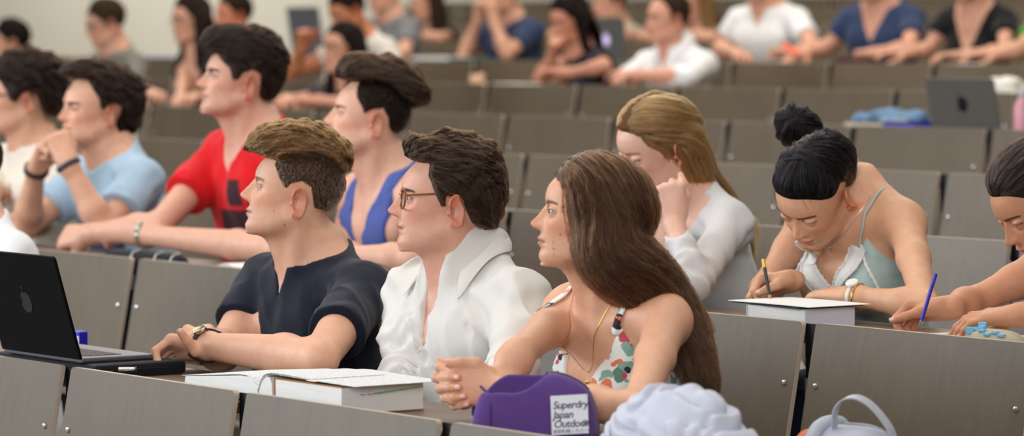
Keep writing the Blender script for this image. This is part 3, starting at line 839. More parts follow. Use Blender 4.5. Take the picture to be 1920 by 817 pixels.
def smooth_line(pts, n):
    P = np.array(pts, float); t = np.linspace(0, 1, len(P)); q = np.linspace(0, 1, n)
    for _ in range(1):
        R = np.stack([np.interp(q, t, P[:, i]) for i in range(3)], 1)
    k = max(3, n//len(P)); ker = np.hanning(2*k+1); ker /= ker.sum()
    E = np.concatenate([np.repeat(R[:1], k, 0)+(np.arange(-k, 0)[:, None]*(R[1]-R[0])), R, np.repeat(R[-1:], k, 0)+(np.arange(1, k+1)[:, None]*(R[-1]-R[-2]))])
    return np.stack([np.convolve(E[:, i], ker, 'valid') for i in range(3)], 1)
def worn_tube(p, name, pts, r, mat, lift=.002, n=40, field=None, label=None, flat=None):
    P = on_body(p, smooth_line(pts, n), lift, field)
    P = smooth_line(P, n)
    m = MB(); m.tube([Vector(q-p.off) for q in P], r, 8); o = m.build(name, mat, p.root, True)
    if label: o['label'] = label
    return o
def ribbon(p, name, pts, w, mat, lift=.003, n=40, th=.0016, field=None, parent=None):
    f = field or p.bodyfield; P = on_body(p, smooth_line(pts, n), lift, f); P = smooth_line(P, n)
    V = []; Fs = []; p.edge = []
    for i in range(n):
        t = unit(P[min(i+1, n-1)]-P[max(i-1, 0)]); g_ = f.grad(P[i:i+1])[0]; b = unit(np.cross(t, g_)); g_ = np.cross(b, t); p.edge.append((P[i]+b*w/2+g_*th, P[i]-b*w/2+g_*th))
        for a, c in ((-1, 0), (1, 0), (1, 1), (-1, 1)): V.append(P[i]+b*a*w/2+g_*th*c-p.off)
    for i in range(n-1):
        for k in range(4): Fs.append([i*4+k, i*4+(k+1) % 4, (i+1)*4+(k+1) % 4, (i+1)*4+k])
    Fs += [[3, 2, 1, 0], [(n-1)*4+k for k in range(4)]]
    return mesh_np(name, np.array(V), Fs, mat, parent or p.root, None, True)
def wristband(p, nm, name, mat, t=.93, w=.018, th=.003, dial=None, dialmat=None, links=0, out=(0, 0, 1)):
    S, E, Wt = p.arms[nm]; d = unit(Wt-E); c = E+(Wt-E)*t; f = p.bodyfield
    a = unit(np.cross(d, (0.3, .2, 1))); b = np.cross(d, a); n = 36; m = 5
    V = []; Fs = []
    ring = []
    for k in range(n):
        q = 2*math.pi*k/n; v = a*math.cos(q)+b*math.sin(q)
        rs = np.linspace(.015, .055, 60); P = c+v*rs[:, None]; s_ = f(P); r = rs[np.argmax(s_ > .0015)]
        ring.append((v, r))
    for k in range(n):
        v, r = ring[k]; r = (ring[k-1][1]+r+ring[(k+1) % n][1])/3
        for (x, y) in ((-.5, 0), (-.4, 1), (.4, 1), (.5, 0), (.4, -.4), (-.4, -.4)):
            V.append(c+v*(r+th*y*(1 if not links or k % 2 else .6))+d*w*x-p.off)
    for k in range(n):
        for j in range(6): Fs.append([k*6+j, k*6+(j+1) % 6, ((k+1) % n)*6+(j+1) % 6, ((k+1) % n)*6+j])
    o = mesh_np(name, np.array(V), Fs, mat, p.root, None, not links)
    if dial:
        out = unit(np.asarray(out, float)-d*(np.asarray(out, float)@d)); k = int(np.argmax([v@out for v, r in ring])); v, r = ring[k]
        M = Matrix((Vector(d), Vector(np.cross(v, d)), Vector(v))).transposed().to_4x4(); M.translation = Vector(c+v*(r+th*.6)-p.off)
        mm = MB(); mm.lathe([(dial*.92, 0), (dial, .002), (dial, .006), (dial*.88, .008), (dial*.8, .007)], 28, M); mm.build('watch_case', dialmat or mat, o, True)
    return o
def collar(p, mat, open_ang=34, r=.066, hgt=.046, leaf=.052, tip=.080, field=None):
    """folded shirt collar standing round the neck, open at the throat"""
    n = 61; rows = []
    s = p.s
    for i in range(n):
        q = -1+2*i/(n-1)                     # right tip .. nape .. left tip
        a = rad(180-open_ang)*q              # 0 at the nape
        x = math.sin(a)*(r+.004); fr = (1-math.cos(a))/2
        y = math.cos(a)*(r*.95)-.004
        zb = .520-.092*fr**1.25; xs = 1+.10*fr
        hh = hgt*(1-.25*fr)
        lf = leaf+(tip-leaf)*sstep(.72, 1., abs(q))
        base = np.array([x*xs, y, zb]); top = np.array([x*.94, y*.95-.002, zb+hh])
        outw = unit(np.array([x, y*1.0, 0]))
        fold = top+outw*.004+np.array([0, 0, .001])
        fwd = np.array([0, -.55*fr, 0]); edge = fold+unit(outw*(.42+.1*fr)+fwd*.4*fr+np.array([0, 0, -1.0]))*lf
        if abs(q) > .8: edge = edge+np.array([math.copysign(.012, q)*(abs(q)-.8)/.2, -.004, 0])
        mid = (fold+edge)/2+outw*.004
        rows.append([base, (base+top)/2+outw*.001, top, fold, mid, edge])
    V = np.array(rows).reshape(-1, 3); m = 6
    W_ = np.array([p.T(*v) for v in V])
    if field is not None:
        k_ = np.arange(len(W_)) % m; bl = np.array([.003, .004, .004, .008, .010, .010])[k_]
        for it in range(10):
            d = p.bodyfield(W_); sel = d < bl
            W_[sel] += p.bodyfield.grad(W_[sel])*(bl[sel]-d[sel])[:, None]*.8
            d = field(W_); lift = np.where(k_ == 5, .0045, np.where(k_ == 4, .007, -1)); sel = (d < lift) & (k_ >= 4)
            W_[sel] += (field.grad(W_[sel])*(lift[sel]-d[sel])[:, None]*.7)
            if it < 8:
                g_ = W_.reshape(n, m, 3); g_[1:-1] = g_[1:-1]*.5+.25*(g_[:-2]+g_[2:]); W_ = g_.reshape(-1, 3)
    W_ = W_-p.off
    Fs = [[i*m+j, i*m+j+1, (i+1)*m+j+1, (i+1)*m+j] for i in range(n-1) for j in range(m-1)]
    o = mesh_np('collar', W_, Fs, mat, p.root, None, True)
    md = o.modifiers.new('thick', 'SOLIDIFY'); md.thickness = .0022; md.offset = 0
    sb = o.modifiers.new('soft', 'SUBSURF'); sb.levels = 1; sb.render_levels = 1
    return o
def spectacles(p, spec, frame, w=.052, hgt=.040, r=.0016, lens=None, arm=True, rim=True, vo=.0):
    hs = spec.get('hscale', p.s); L = lambda x, y, z: Vector(p.H+p.Rh@(np.array([x, y, z])*hs)-p.off)
    m = MB(); ev = EYEC[2]-.002+vo; yf = -.0965
    for sd in (1, -1):
        pts = []
        for k in range(33):
            a = 2*math.pi*k/32; cx, cz = math.cos(a), math.sin(a)
            e = .5; x = math.copysign(abs(cx)**.75, cx)*w/2; z = math.copysign(abs(cz)**.8, cz)*hgt/2
            pts.append(L(sd*.0335+x, yf+.006*((sd*(sd*.0335+x))/.06)**2, ev+z))
        if rim: m.tube(pts, r, 8, False)
        if arm: m.tube([L(sd*(.0335+w/2), yf+.008, ev+.010), L(sd*.073, yf+.030, ev+.014), L(sd*.0815, -.03, ev+.020), L(sd*.083, .004, ev+.024), L(sd*.083, .020, ev+.018), L(sd*.0815, .034, ev-.006)], [r, r*1.1, r*1.1, r*1.2, r*1.2, r*1.1], 8)
    m.tube([L(-.0335+w/2, yf, ev+.006), L(0, yf-.003, ev+.009), L(.0335-w/2, yf, ev+.006)], r, 8)
    o = m.build('glasses', frame, p.root, True)
    if lens:
        for sd in (1, -1):
            V = []; c = []
            for k in range(24):
                a = 2*math.pi*k/24; cx, cz = math.cos(a), math.sin(a)
                x = math.copysign(abs(cx)**.75, cx)*w/2; z = math.copysign(abs(cz)**.8, cz)*hgt/2; V.append(L(sd*.0335+x, yf+.006*((.0335+sd*x)/.06)**2, ev+z))
            V2 = [v+Vector(p.Rh@np.array([0, .0012, 0])) for v in V]
            mm = MB(); mm.add(V+V2, [list(range(24)), list(range(24, 48))[::-1]]+[[k, (k+1) % 24, 24+(k+1) % 24, 24+k] for k in range(24)]); mm.build('lens', lens, o)
    return o
# ---- clothes
def garment(p, spec, G, B, gm):
    s = p.s; Rt, O = p.Rt, p.O; off = p.off; res = spec.get('res', 'hi')
    step = gm.get('step', {'hi': .0046, 'mid': .006, 'lo': .010}[res])
    t = gm.get('t', .006)
    lo, hi = G.bounds(); ex = .02+gm.get('flare', 0)
    ax = axes(lo-ex, hi+ex, step); v = G.grid(ax, far=.1)
    fl = gm.get('flare', .0); band = .034+fl
    bm = (v > -.03) & (v < band)
    I = np.nonzero(bm)
    X, Y, Z = ax[0][I[0]].astype(np.float32), ax[1][I[1]].astype(np.float32), ax[2][I[2]].astype(np.float32)
    vb = v[bm]
    q = np.stack([X-O[0], Y-O[1], Z-O[2]], 1)@Rt.astype(np.float32)/s
    lx, ly, lz = q[:, 0], q[:, 1], q[:, 2]
    d = vb-t-gm.get('loose', .008)*(1-sstep(.05, .36, lz))
    keep = np.full(d.shape, -1., np.float32)
    near = []
    for nm in ('L', 'R'):
        S, E, Wt = p.arms[nm]; sl = gm.get('sleeve', {}).get(nm, gm.get('sl', .55))
        ua = (E-S); Lu = np.linalg.norm(ua); ud = ua/Lu; fa = Wt-E; Lf = np.linalg.norm(fa); fd = fa/Lf
        tu = ((X-S[0])*ud[0]+(Y-S[1])*ud[1]+(Z-S[2])*ud[2]); ru = np.sqrt(np.maximum((X-S[0])**2+(Y-S[1])**2+(Z-S[2])**2-tu*tu, 0))
        tf = ((X-E[0])*fd[0]+(Y-E[1])*fd[1]+(Z-E[2])*fd[2]); rf = np.sqrt(np.maximum((X-E[0])**2+(Y-E[1])**2+(Z-E[2])**2-tf*tf, 0))
        R = gm.get('rad', .070)*s+fl
        if fl and sl <= 1:
            d = np.where((ru < R*1.4) & (tu > .02), smin(d, np.maximum(ru-(gm.get('srad', .050)*s+fl*sstep(.0, Lu*max(sl, .2), tu)), tu-Lu), .02), d)
        if sl <= 1:
            cut = np.where((ru < R) & (tu > -.02), tu-sl*Lu+gm.get('slant', 0)*(Z-S[2]), -1)
            du = np.sqrt(np.maximum(tu-Lu, 0)**2+np.maximum(-tu, 0)**2+ru**2); df = np.sqrt(np.maximum(tf-Lf, 0)**2+np.maximum(-tf, 0)**2+rf**2)
            cut = np.where((df < .062*s) & (tf > -.015) & (df < du+.0) & (p.torso(lx, ly, lz) > .012), np.maximum(cut, .03), cut)
        else:
            cut = np.where((rf < R) & (tf > 0), tf-(sl-1)*Lf, -1)
        if sl < 0: cut = np.maximum(cut, np.where((p.torso(lx, ly, lz) > .026) & (ru < .13) & (tu > -.02), .03, -1))
        keep = np.maximum(keep, cut)
        near.append((tu, ru, tf, rf, Lu, Lf, sl))
    fo = gm.get('fold', .003)
    if fo:
        c = gm.get('fdir', (14, 14, 5))
        n1 = noise3(lx*c[0]+4+2*noise3(lx*5, ly*5, lz*5), ly*c[1]+1, lz*c[2]+2*lx)
        n2 = noise3(lx*30+1, ly*30, lz*9+9)
        d = d-fo*((1-np.abs(n1))**3*1.2+.35*n2-.5)
        fs = gm.get('sfold', .003)
        for (tu, ru, tf, rf, Lu, Lf, sl) in near:
            if not fs: continue
            if sl > 1:
                d = d-fs*np.exp(-((tu-Lu)/.09)**2)*(ru < .1)*np.sin(tu*130+6*n1+4*n2)*.9
                d = d-fs*.9*(rf < .08)*sstep(.0, .04, tf)*np.sin(tf*110+8*n1)*(.6+.5*n2)
            d = d-fs*np.exp(-((tu-.03)/.06)**2)*(ru < .11)*np.sin(lz*110+lx*60+5*n1)*.6
    if 'shape' in gm: d = gm['shape'](d, lx, ly, lz, vb)
    d = smax(d, keep, .003)
    for c in gm.get('cuts', ()): d = smax(d, -c(lx, ly, lz), gm.get('cutk', .003))
    d = smax(d, (gm.get('bottom', -.10)-lz)*s, .004)
    D = np.where(v > 0, .1, -.1).astype(np.float32); D[bm] = d
    if True:                                 # what lies deep inside still ends at the cuts
        J = np.nonzero(v <= -.03)
        if len(J[0]):
            q = np.stack([ax[n][J[n]]-O[n] for n in range(3)], 1)@Rt/s; x, y, z = q[:, 0], q[:, 1], q[:, 2]
            e = np.full(len(x), -.1)
            for c in gm.get('cuts', ()): e = np.maximum(e, -c(x, y, z))
            pw = np.stack([ax[n][J[n]] for n in range(3)], 1)
            for nm in ('L', 'R'):
                S, E, Wt = p.arms[nm]; sl = gm.get('sleeve', {}).get(nm, gm.get('sl', .55)); R = gm.get('rad', .070)*s+fl
                for a, b, lim in ((S, E, min(sl, 1)), (E, Wt, sl-1)):
                    L_ = np.linalg.norm(b-a); dv = (b-a)/L_; tt = (pw-a)@dv; rr = np.linalg.norm(pw-a-tt[:, None]*dv, axis=1)
                    if sl <= 1 or a is E: e = np.maximum(e, np.where((rr < R) & (tt > -.02 if a is S else tt > .0), tt-lim*L_ if lim > 0 else .03, -.1))
            e = np.maximum(e, (gm.get('bottom', -.10)-z)*s); D[J] = e
    V, Q = relax_flip(*surface(ax, D))
    col = None
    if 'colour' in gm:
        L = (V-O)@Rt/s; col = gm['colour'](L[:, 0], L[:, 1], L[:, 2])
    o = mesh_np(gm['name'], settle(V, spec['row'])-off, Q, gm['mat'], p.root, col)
    if gm.get('label'): o['label'] = gm['label']
    p.__dict__.setdefault('g', {})[gm['name']] = (o, GField(ax, D))
    return o
def legs(p, spec, tab):
    s = p.s; L = Prims(); off = p.off; ty = spec.get('trot', (0, 0, 0))[0]
    R = rotz(rad(ty)); fw = R@np.array([0, -1, 0]); sd_ = R@np.array([1, 0, 0]); O = p.O; fl = FLOORZ[spec['row']]
    seat = p.O[2]-.075*s
    step = .012
    shoes = []
    for sd in (1, -1):
        hip = O+sd_*.088*s*sd+np.array([0, 0, -.015]); knee = hip+fw*.41*s+sd_*.03*sd; knee[2] = max(hip[2]-.01, fl+.44*0+.10)
        ank = knee-fw*.17; ank[2] = fl+.085
        L.cone(hip, knee, .080*s, .056*s, .05); L.cone(knee, ank, .055*s, .042*s, .03); shoes.append((ank, fw, sd_))
    L.ell(O+np.array([0, 0, -.01]), (.165*s, .115*s, .085*s), R, .05)
    l, u = L.bounds(); ax = axes(l-.02, u+.02, step); v = L.grid(ax)
    V, Q = relax_flip(*surface(ax, v))
    mesh_np('trousers', V-off, Q, spec.get('trousers', MAT['denim']), p.root)
    for ank, fw_, sd_ in shoes:
        P = Prims(); a = ank.copy(); a[2] = fl+.045
        P.cone(a-fw_*.04, a+fw_*.15-np.array([0, 0, .012]), .042, .032, .02); P.cone(ank, a, .045, .042, .02)
        l, u = P.bounds(); ax = axes(l-.02, u+.02, .010); v = P.grid(ax)
        v = smax(v, np.broadcast_to((fl+.004-ax[2])[None, None, :], v.shape), .004)
        V, Q = relax_flip(*surface(ax, v)); mesh_np('shoe', V-off, Q, MAT['shoe'], p.root)

MAT = dict(denim=fabric('denim', '2b3445'), shoe=plain('shoe', '3a3634', .6))
def headmap(spec, pts, mid=False):          # outline points of the photo -> the head's own side view (forward, up)
    A = spec['at']; C0 = atY(A[0], A[1], ROWY[spec['row']]+A[2]); k = F/((C0-CAM)@DEEP)*spec.get('hscale', spec.get('scale', 1))
    yaw, pit = spec['hrot'][0], spec['hrot'][1]
    f = rotz(rad(yaw))@np.array([0, -1, 0]); cx = -(f@RIGHT); sx = -(f@np.array([-sT, cT, 0]))
    a = rad(pit); out = []
    e = spec.get('tragus', A[:2])
    for x, y in pts:
        dx, dy = (e[0]-x)/k, (e[1]-y)/k
        if mid: dx -= .078*sx
        dx /= max(cx, .4)
        out.append((dx*math.cos(a)-dy*math.sin(a), dx*math.sin(a)+dy*math.cos(a)))
    return out
def outline(spec, pts):
    h = dict(HEAD_F if spec.get('sex') == 'f' else HEAD_M); h.update(spec.get('head', {}))
    q = headmap(spec, pts, True); r = []
    for u, v in q:
        a = math.degrees(math.atan2(v-.045, u+.006)); a = a+360 if a < -110 else a
        r.append((a, float(head_base(np.array(u), np.array(0.), np.array(v), h))))
    r.sort(); return r
def pxc(x0, y0, k): return lambda L: [(x0+x/k, y0+y/k) for x, y in L]
HL_M = [(.12, .078), (.083, .082), (.066, .070), (.058, .050), (.030, .035), (.020, .0), (.012, -.012), (.004, .030), (-.012, .040), (-.030, .030), (-.036, -.005), (-.045, -.045), (-.060, -.062), (-.2, -.06), (-.2, .25), (.12, .25)]
HL_F = [(.12, .086), (.080, .088), (.064, .074), (.054, .048), (.030, .030), (.018, -.005), (.004, .015), (-.012, .020), (-.030, .020), (-.036, -.010), (-.045, -.055), (-.060, -.085), (-.2, -.09), (-.2, .25), (.12, .25)]
HL_UP = [(.12, .072), (.088, .077), (.076, .067), (.062, .054), (.044, .043), (.026, .035), (.008, .033), (-.012, .042), (-.030, .034), (-.042, -.010), (-.056, -.040), (-.075, -.052), (-.2, -.06), (-.2, .25), (.12, .25)]
MID_SHORT = [(40, .004), (60, .018), (80, .022), (110, .020), (140, .016), (180, .012), (215, .007), (235, .004)]
HAIRC = {}
def hairc(c, c2=None):
    if (c, c2) not in HAIRC: HAIRC[c, c2] = hair_mats('hair_'+c, c, c2)
    return HAIRC[c, c2]
FABC = {}
def fab(c, **k):
    if c not in FABC: FABC[c] = fabric('cloth_'+c, c, **k)
    return FABC[c]
def colour_fabric(name):
    m = fabric(name, 'ffffff'); nt = m.node_tree; b = nt.nodes['Principled BSDF']
    at = nt.nodes.new('ShaderNodeVertexColor'); at.layer_name = 'Col'; mx = nt.nodes.new('ShaderNodeMix'); mx.data_type = 'RGBA'; mx.blend_type = 'MULTIPLY'; mx.inputs[0].default_value = 1
    src = b.inputs['Base Color'].links[0].from_socket; nt.links.new(src, mx.inputs[6]); nt.links.new(at.outputs['Color'], mx.inputs[7]); nt.links.new(mx.outputs[2], b.inputs['Base Color'])
    return m
def crew(r=.084, z=.50, y=-.005, zr=.072, top=.500):
    return lambda lx, ly, lz: np.minimum((np.sqrt((lx/r)**2+((ly-y)/r)**2+((lz-z)/zr)**2)-1)*zr*.9, (top+.25*np.maximum(ly, -.03)-lz)*.9)
def strap_top(z0, xs, zs, back=.30, slope=1.6):   # what a strap top leaves bare
    def f(x, y, z):
        ax = np.abs(x); zl = np.where(ax < xs, z0+(zs-z0)*(ax/xs)**1.25, zs-(ax-xs)*slope)
        zl = np.where(y > .02, np.minimum(zl+.5, back), zl)
        return (zl-z)*.6
    return f
def long_hair(chain, rs, sq=.8):
    def fn(hp, p):
        pts = [np.asarray(q(p) if callable(q) else q, float) for q in chain]; p.chain = pts
        hp.chain(smooth_line(pts, 14) if len(pts) > 3 else pts, np.interp(np.linspace(0, 1, 14), np.linspace(0, 1, len(rs)), rs) if len(pts) > 3 else rs, .035)
    return fn
def long_flow(ref, top):
    # over the head first, then along the falling hair; ref[0] is the person once made
    def f(u, w, v):
        p = ref[0]; hs = 1.0
        P = p.H+np.stack([w, -u, v], 1)@p.Rh.T; ch = smooth_line(p.chain, 14); t = np.diff(ch, axis=0); t /= np.linalg.norm(t, axis=1)[:, None]
        mid = (ch[1:]+ch[:-1])/2; i = ((P[:, None]-mid[None])**2).sum(2).argmin(1); d = (t[i])@p.Rh
        a = np.stack(np.broadcast_arrays(*top(u, w, v)), 1); a = a/(np.linalg.norm(a, axis=1, keepdims=True)+1e-9)
        b = np.stack([-d[:, 1], d[:, 0], d[:, 2]], 1)
        m = sstep(.06, -.02, v)[:, None]; m = np.where((u > .04)[:, None], m*.6, m)
        r = a*(1-m)+b*m; return r[:, 0], r[:, 1], r[:, 2]
    return f
def vneck(depth=.34, k=.55, r=.082, z=.505, top=.500):
    c = crew(r, z, -.005, .062, top)
    return lambda lx, ly, lz: np.minimum(c(lx, ly, lz), np.maximum(np.maximum((np.abs(lx)-(lz-depth)*k)*.85, ly+.0), -.165-ly))
def men_layers(top_flow, side_mat, topw, n=13000, ns=12000, L=.03, r=.00042, **k):
    a = dict(n=n, flow=top_flow, len=L, where=lambda u, w, v: poly_sd(topw, u, v) > -.004, r=r, **{**dict(fluff=.006, jit=.20), **k})
    return [a, front_layer(a, lambda u, w, v: (u > .04) & (poly_sd(topw, u, v) > -.004)),
            dict(n=ns, flow=lambda u, w, v: (-.5+0*u, 0*w, -1+0*v), len=.009, steps=3, where=lambda u, w, v: poly_sd(topw, u, v) < .002, r=.00035, mat=side_mat, per=1, lift=.25, hug=.3, jit=.25, fluff=.002)]
def all_layers(flow, n=20000, L=.03, **k):
    a = dict(n=n, flow=flow, len=L, **{**dict(r=.00042, fluff=.005, jit=.2), **k})
    return [a, front_layer(a)]
def front_layer(a, cond=lambda u, w, v: (u > .025) & (v > .0), f=.5): return dict(a, n=int(a['n']*f), where=cond, seed=11)
RELAX = ((4, 26, 14), (6, 28, 14), (8, 30, 16), (9, 30, 16))
FIST = ((70, 95, 55), (74, 98, 55), (78, 98, 55), (80, 95, 55))

# ------------------------------------------------------------------ the room and its rows of desks
def laminate():
    m, nt, b = new_mat('taupe_laminate'); tc = nt.nodes.new('ShaderNodeTexCoord')
    oi = nt.nodes.new('ShaderNodeObjectInfo'); ad = nt.nodes.new('ShaderNodeVectorMath'); ad.operation = 'ADD'
    mp = nt.nodes.new('ShaderNodeMapping'); mp.inputs['Scale'].default_value = (55, 55, 3.0)
    sc_ = nt.nodes.new('ShaderNodeVectorMath'); sc_.operation = 'SCALE'; sc_.inputs[0].default_value = (7, 3, 11)
    nt.links.new(oi.outputs['Random'], sc_.inputs['Scale']); nt.links.new(tc.outputs['Object'], ad.inputs[0]); nt.links.new(sc_.outputs[0], ad.inputs[1])
    nt.links.new(ad.outputs[0], mp.inputs['Vector'])
    n = nt.nodes.new('ShaderNodeTexNoise'); n.inputs['Scale'].default_value = 1; n.inputs['Detail'].default_value = 7; n.inputs['Roughness'].default_value = .62
    nt.links.new(mp.outputs[0], n.inputs['Vector'])
    n2 = nt.nodes.new('ShaderNodeTexNoise'); n2.inputs['Scale'].default_value = 6; nt.links.new(ad.outputs[0], n2.inputs['Vector'])
    r = nt.nodes.new('ShaderNodeValToRGB'); e = r.color_ramp.elements
    e[0].position = .30; e[0].color = (*srgb('594d3c'), 1); e[1].position = .72; e[1].color = (*srgb('685a48'), 1)
    a = nt.nodes.new('ShaderNodeMix'); a.inputs[0].default_value = .35; nt.links.new(n.outputs['Fac'], a.inputs[2]); nt.links.new(n2.outputs['Fac'], a.inputs[3])
    nt.links.new(a.outputs[0], r.inputs[0]); nt.links.new(r.outputs[0], b.inputs['Base Color'])
    b.inputs['Roughness'].default_value = .42; b.inputs['Specular IOR Level'].default_value = .45
    bp = nt.nodes.new('ShaderNodeBump'); bp.inputs['Strength'].default_value = .08; bp.inputs['Distance'].default_value = .001
    nt.links.new(n.outputs['Fac'], bp.inputs['Height']); nt.links.new(bp.outputs['Normal'], b.inputs['Normal'])
    return m
MAT['laminate'] = laminate(); MAT['edge'] = plain('plywood_edge', 'b5a592', .55, var=.1, scale=120)
MAT['top'] = plain('worktop_wood', '75604f', .4, var=.12, scale=30); MAT['steel'] = plain('black_steel', '14151a', .45, .2)
MAT['bolt'] = plain('zinc_bolt', 'c9ccd0', .25, .9); MAT['bracket'] = plain('grey_bracket', '7c7872', .5, .3)
MAT['wall'] = plain('painted_wall', 'b9b4a6', .9, var=.03, scale=3, spec=.2); MAT['floor'] = plain('grey_linoleum', '6a6660', .6, var=.1, scale=12)
LEAN = math.tan(rad(10.7)); PH_, GAP, PT = .40, .045, .013
def panel_mesh():
    bm = bmesh.new(); w = W-GAP; r = .010; out = []
    for cx, cz, a0 in ((w-r, -r, 0), (r, -r, 90)):
        for k in range(5): a = rad(a0+22.5*k); out.append((cx+r*math.cos(a), cz+r*math.sin(a)))
    out += [(0, -PH_), (w, -PH_)]
    mb = MB(); mb.prism(out, 0, PT, None, .0012)
    mb.v = [(x, y+z*LEAN*.98, z) for x, y, z in mb.v]
    o = mb.build('desk_front_panel', MAT['laminate']); me = o.data; me.materials.append(MAT['edge'])
    for p in me.polygons:
        if abs(p.normal.y) < .8: p.material_index = 1
    return o
ORD = ['first', 'second', 'third', 'fourth', 'fifth', 'sixth', 'seventh', 'eighth', 'ninth', 'tenth', 'eleventh', 'twelfth', 'thirteenth', 'fourteenth', 'fifteenth', 'sixteenth', 'seventeenth', 'eighteenth', 'nineteenth', 'twentieth']
ROWN = ['the front row', 'the second row', 'the third row', 'the fourth row', 'the fifth row', 'the sixth row', 'the seventh row', 'the eighth row', 'the ninth row', 'the tenth row', 'the eleventh row']
p0 = panel_mesh(); bm_ = MB(); bm_.lathe([(.0, -.002), (.0070, -.002), (.0070, .0012), (.0060, .0034), (.0030, .0048), (.0, .005)], 16, Matrix.Rotation(rad(90), 4, 'X'))
b0 = bm_.build('bolt', MAT['bolt'], p0, True)
def bolt_at(o, x, z): o.location = (x, z*LEAN*.98-.001, z)
bolt_at(b0, .030, -.135); first = True
XEND = {}
for k in range(NR):
    lo_px, hi_px = (-140, 2010) if k > 1 else (-500, 2010)
    if k >= 7: lo_px = 800
    xa = atY(lo_px, 300, ROWY[k])[0]; xb = atY(hi_px, 300, ROWY[k])[0]
    n0 = math.floor(xa/W-PHASE[k]); n1 = math.ceil(xb/W-PHASE[k])
    XEND[k] = ((PHASE[k]+n0)*W, (PHASE[k]+n1)*W)
    for i, n in enumerate(range(n0, n1)):
        if first: o = p0; bs = [b0]; first = False
        else:
            o = p0.copy(); C.objects.link(o); bs = []
            b = b0.copy(); C.objects.link(b); b.parent = o; bs.append(b)
        o.location = ((PHASE[k]+n)*W+GAP/2, ROWY[k]-PT, ROWZ[k])
        b2 = b0.copy(); C.objects.link(b2); b2.parent = o; bolt_at(b2, W-GAP-.030, -.135)
        tag(o, f'grey-brown laminate desk front panel of {ROWN[k]}, {ORD[i]} counted from the left end', 'panel', 'desk front panels')
    # the long worktop behind the panels, on its steel supports
    x0, x1 = XEND[k]; y0 = ROWY[k]+.004; zt = ROWZ[k]-TOP
    root = empty('worktop', (x0, y0, zt-.025)); tag(root, f'long brown worktop behind the panels of {ROWN[k]}', 'desk', 'worktops')
    m = MB(); m.box((0, .0015, 0), (x1-x0, .325, .025), None, .003); m.build('tabletop', MAT['top'], root)
    sp_ = None
    for n in range(n0, n1+1):
        if sp_ is None:
            m = MB(); m.box((-.030, -.003, -.70), (.030, .030, -.004), None, .002); m.box((-.030, -.0035, -.03), (.030, .0012, .045)); m.box((-.02, .03, -.06), (.02, .24, -.03)); m.box((-.045, .0, -.755), (.045, .04, -.735)); m.box((-.03, .0, -.735), (.03, .03, -.69))  # steel post, plus a black plate added to darken the panel gaps
            sp_ = m.build('support_post', MAT['steel'], root); o = sp_
            m = MB(); m.box((-.026, -.008, -.118), (.026, -.001, -.075)); br = m.build('bracket', MAT['bracket'], sp_)
        else:
            o = sp_.copy(); C.objects.link(o); o.parent = root; b = br.copy(); C.objects.link(b); b.parent = o
        o.location = ((PHASE[k]+n)*W-x0, .002, 0)
    # the fold-down bench that hangs on this row and serves the row before it
    # floor step
    nxt = ROWY[k+1] if k < NR-1 else ROWY[k]+1.3
for k in range(NR):
    x0, x1 = -40, 2; ya = ROWY[k]-.04; yb = (ROWY[k+1] if k < NR-1 else 18.3)-.04
    if k == 0: ya = -2
    m = MB(); m.box((x0, ya, -.3), (x1, yb, FLOORZ[k])); f = m.build('floor', MAT['floor']); f['kind'] = 'structure'
m = MB(); m.box((-40, 18.26, -.3), (2, 18.4, 6)); w_ = m.build('wall_back', MAT['wall']); w_['kind'] = 'structure'
m = MB(); m.box((-40.1, -2, -.3), (-39.96, 18.3, 6)); w_ = m.build('wall_left', MAT['wall']); w_['kind'] = 'structure'
def K(px, py, row, h=0): return atZ(px, py, ROWZ[row]-TOP+h)
def D(px, py, dy, row): return atY(px, py, ROWY[row]+dy)

PEOPLE = {}
def go(key, sp):
    p = make_person(sp); PEOPLE[key] = p
    return p
def gold_(): return plain('gold', 'd6a648', .25, 1)
# ---- front row: the man in navy
c = pxc(400, 220, 2.724)
sp = dict(label='person in a navy blue t-shirt with crossed forearms behind the open books', row=0, at=(557.9, 377.9, .50), hrot=(-36, -13, 0), trot=(1, 6, 0), skin='dba78a', shw=1.08, build=1.05, arm=1.08,
  brow='8a6a48', iris='56636b', nb=(.0, .055, -.118), head=dict(back=.955, lid=.0010), browv=.0295, browt=1.2, stubble=.25, moles=[(.004, -.055), (.035, -.03)],
  arms=dict(L=dict(w=D(378, 667, .29, 0), e=D(598, 714, .315, 0), hand=dict(d=(-1, .02, -.02), n=(.05, .9, -.45), curl=((35, 80, 40), (38, 82, 40), (42, 84, 40), (44, 84, 40)))),
            R=dict(w=D(392, 652, .315, 0), e=D(418, 660, .40, 0), hand=dict(d=(-.55, -.80, -.02), n=(.35, -.25, -.9), curl=((40, 60, 35), (44, 62, 35), (48, 64, 35), (50, 64, 35)), thumb=(80, 10, 0), twist=-40))))
sp['hair'] = dict(mid=outline(sp, c([(205,130),(215,95),(260,60),(330,40),(450,30),(560,40),(640,75),(700,130),(728,190),(722,250),(690,310),(680,380),(640,460),(585,545)])),
  line=headmap(sp, c([(150,190),(235,186),(300,200),(345,205),(330,240),(352,300),(378,345),(402,375),(432,345),(480,335),(520,360),(530,420),(520,480),(535,540),(600,580),(800,500),(900,200),(600,-100),(200,-80),(100,100)])),
  top=headmap(sp, c([(100,190),(235,190),(340,215),(430,180),(560,178),(640,215),(690,290),(740,300),(900,200),(600,-100),(200,-80),(100,100)])),
  side=.0035, noise=.0045, mats=hairc('422a15', '865f34'))
sp['hair']['layers'] = men_layers(lambda u, w, v: (-1+0*u, .5*np.sign(w)*(np.abs(w) > .02), .8*(u > .03)-.5*(v < .09)), hairc('6a574a', '8d7a6c')[0], sp['hair']['top'], L=.045, jit=.13, clump=.5, per=14)
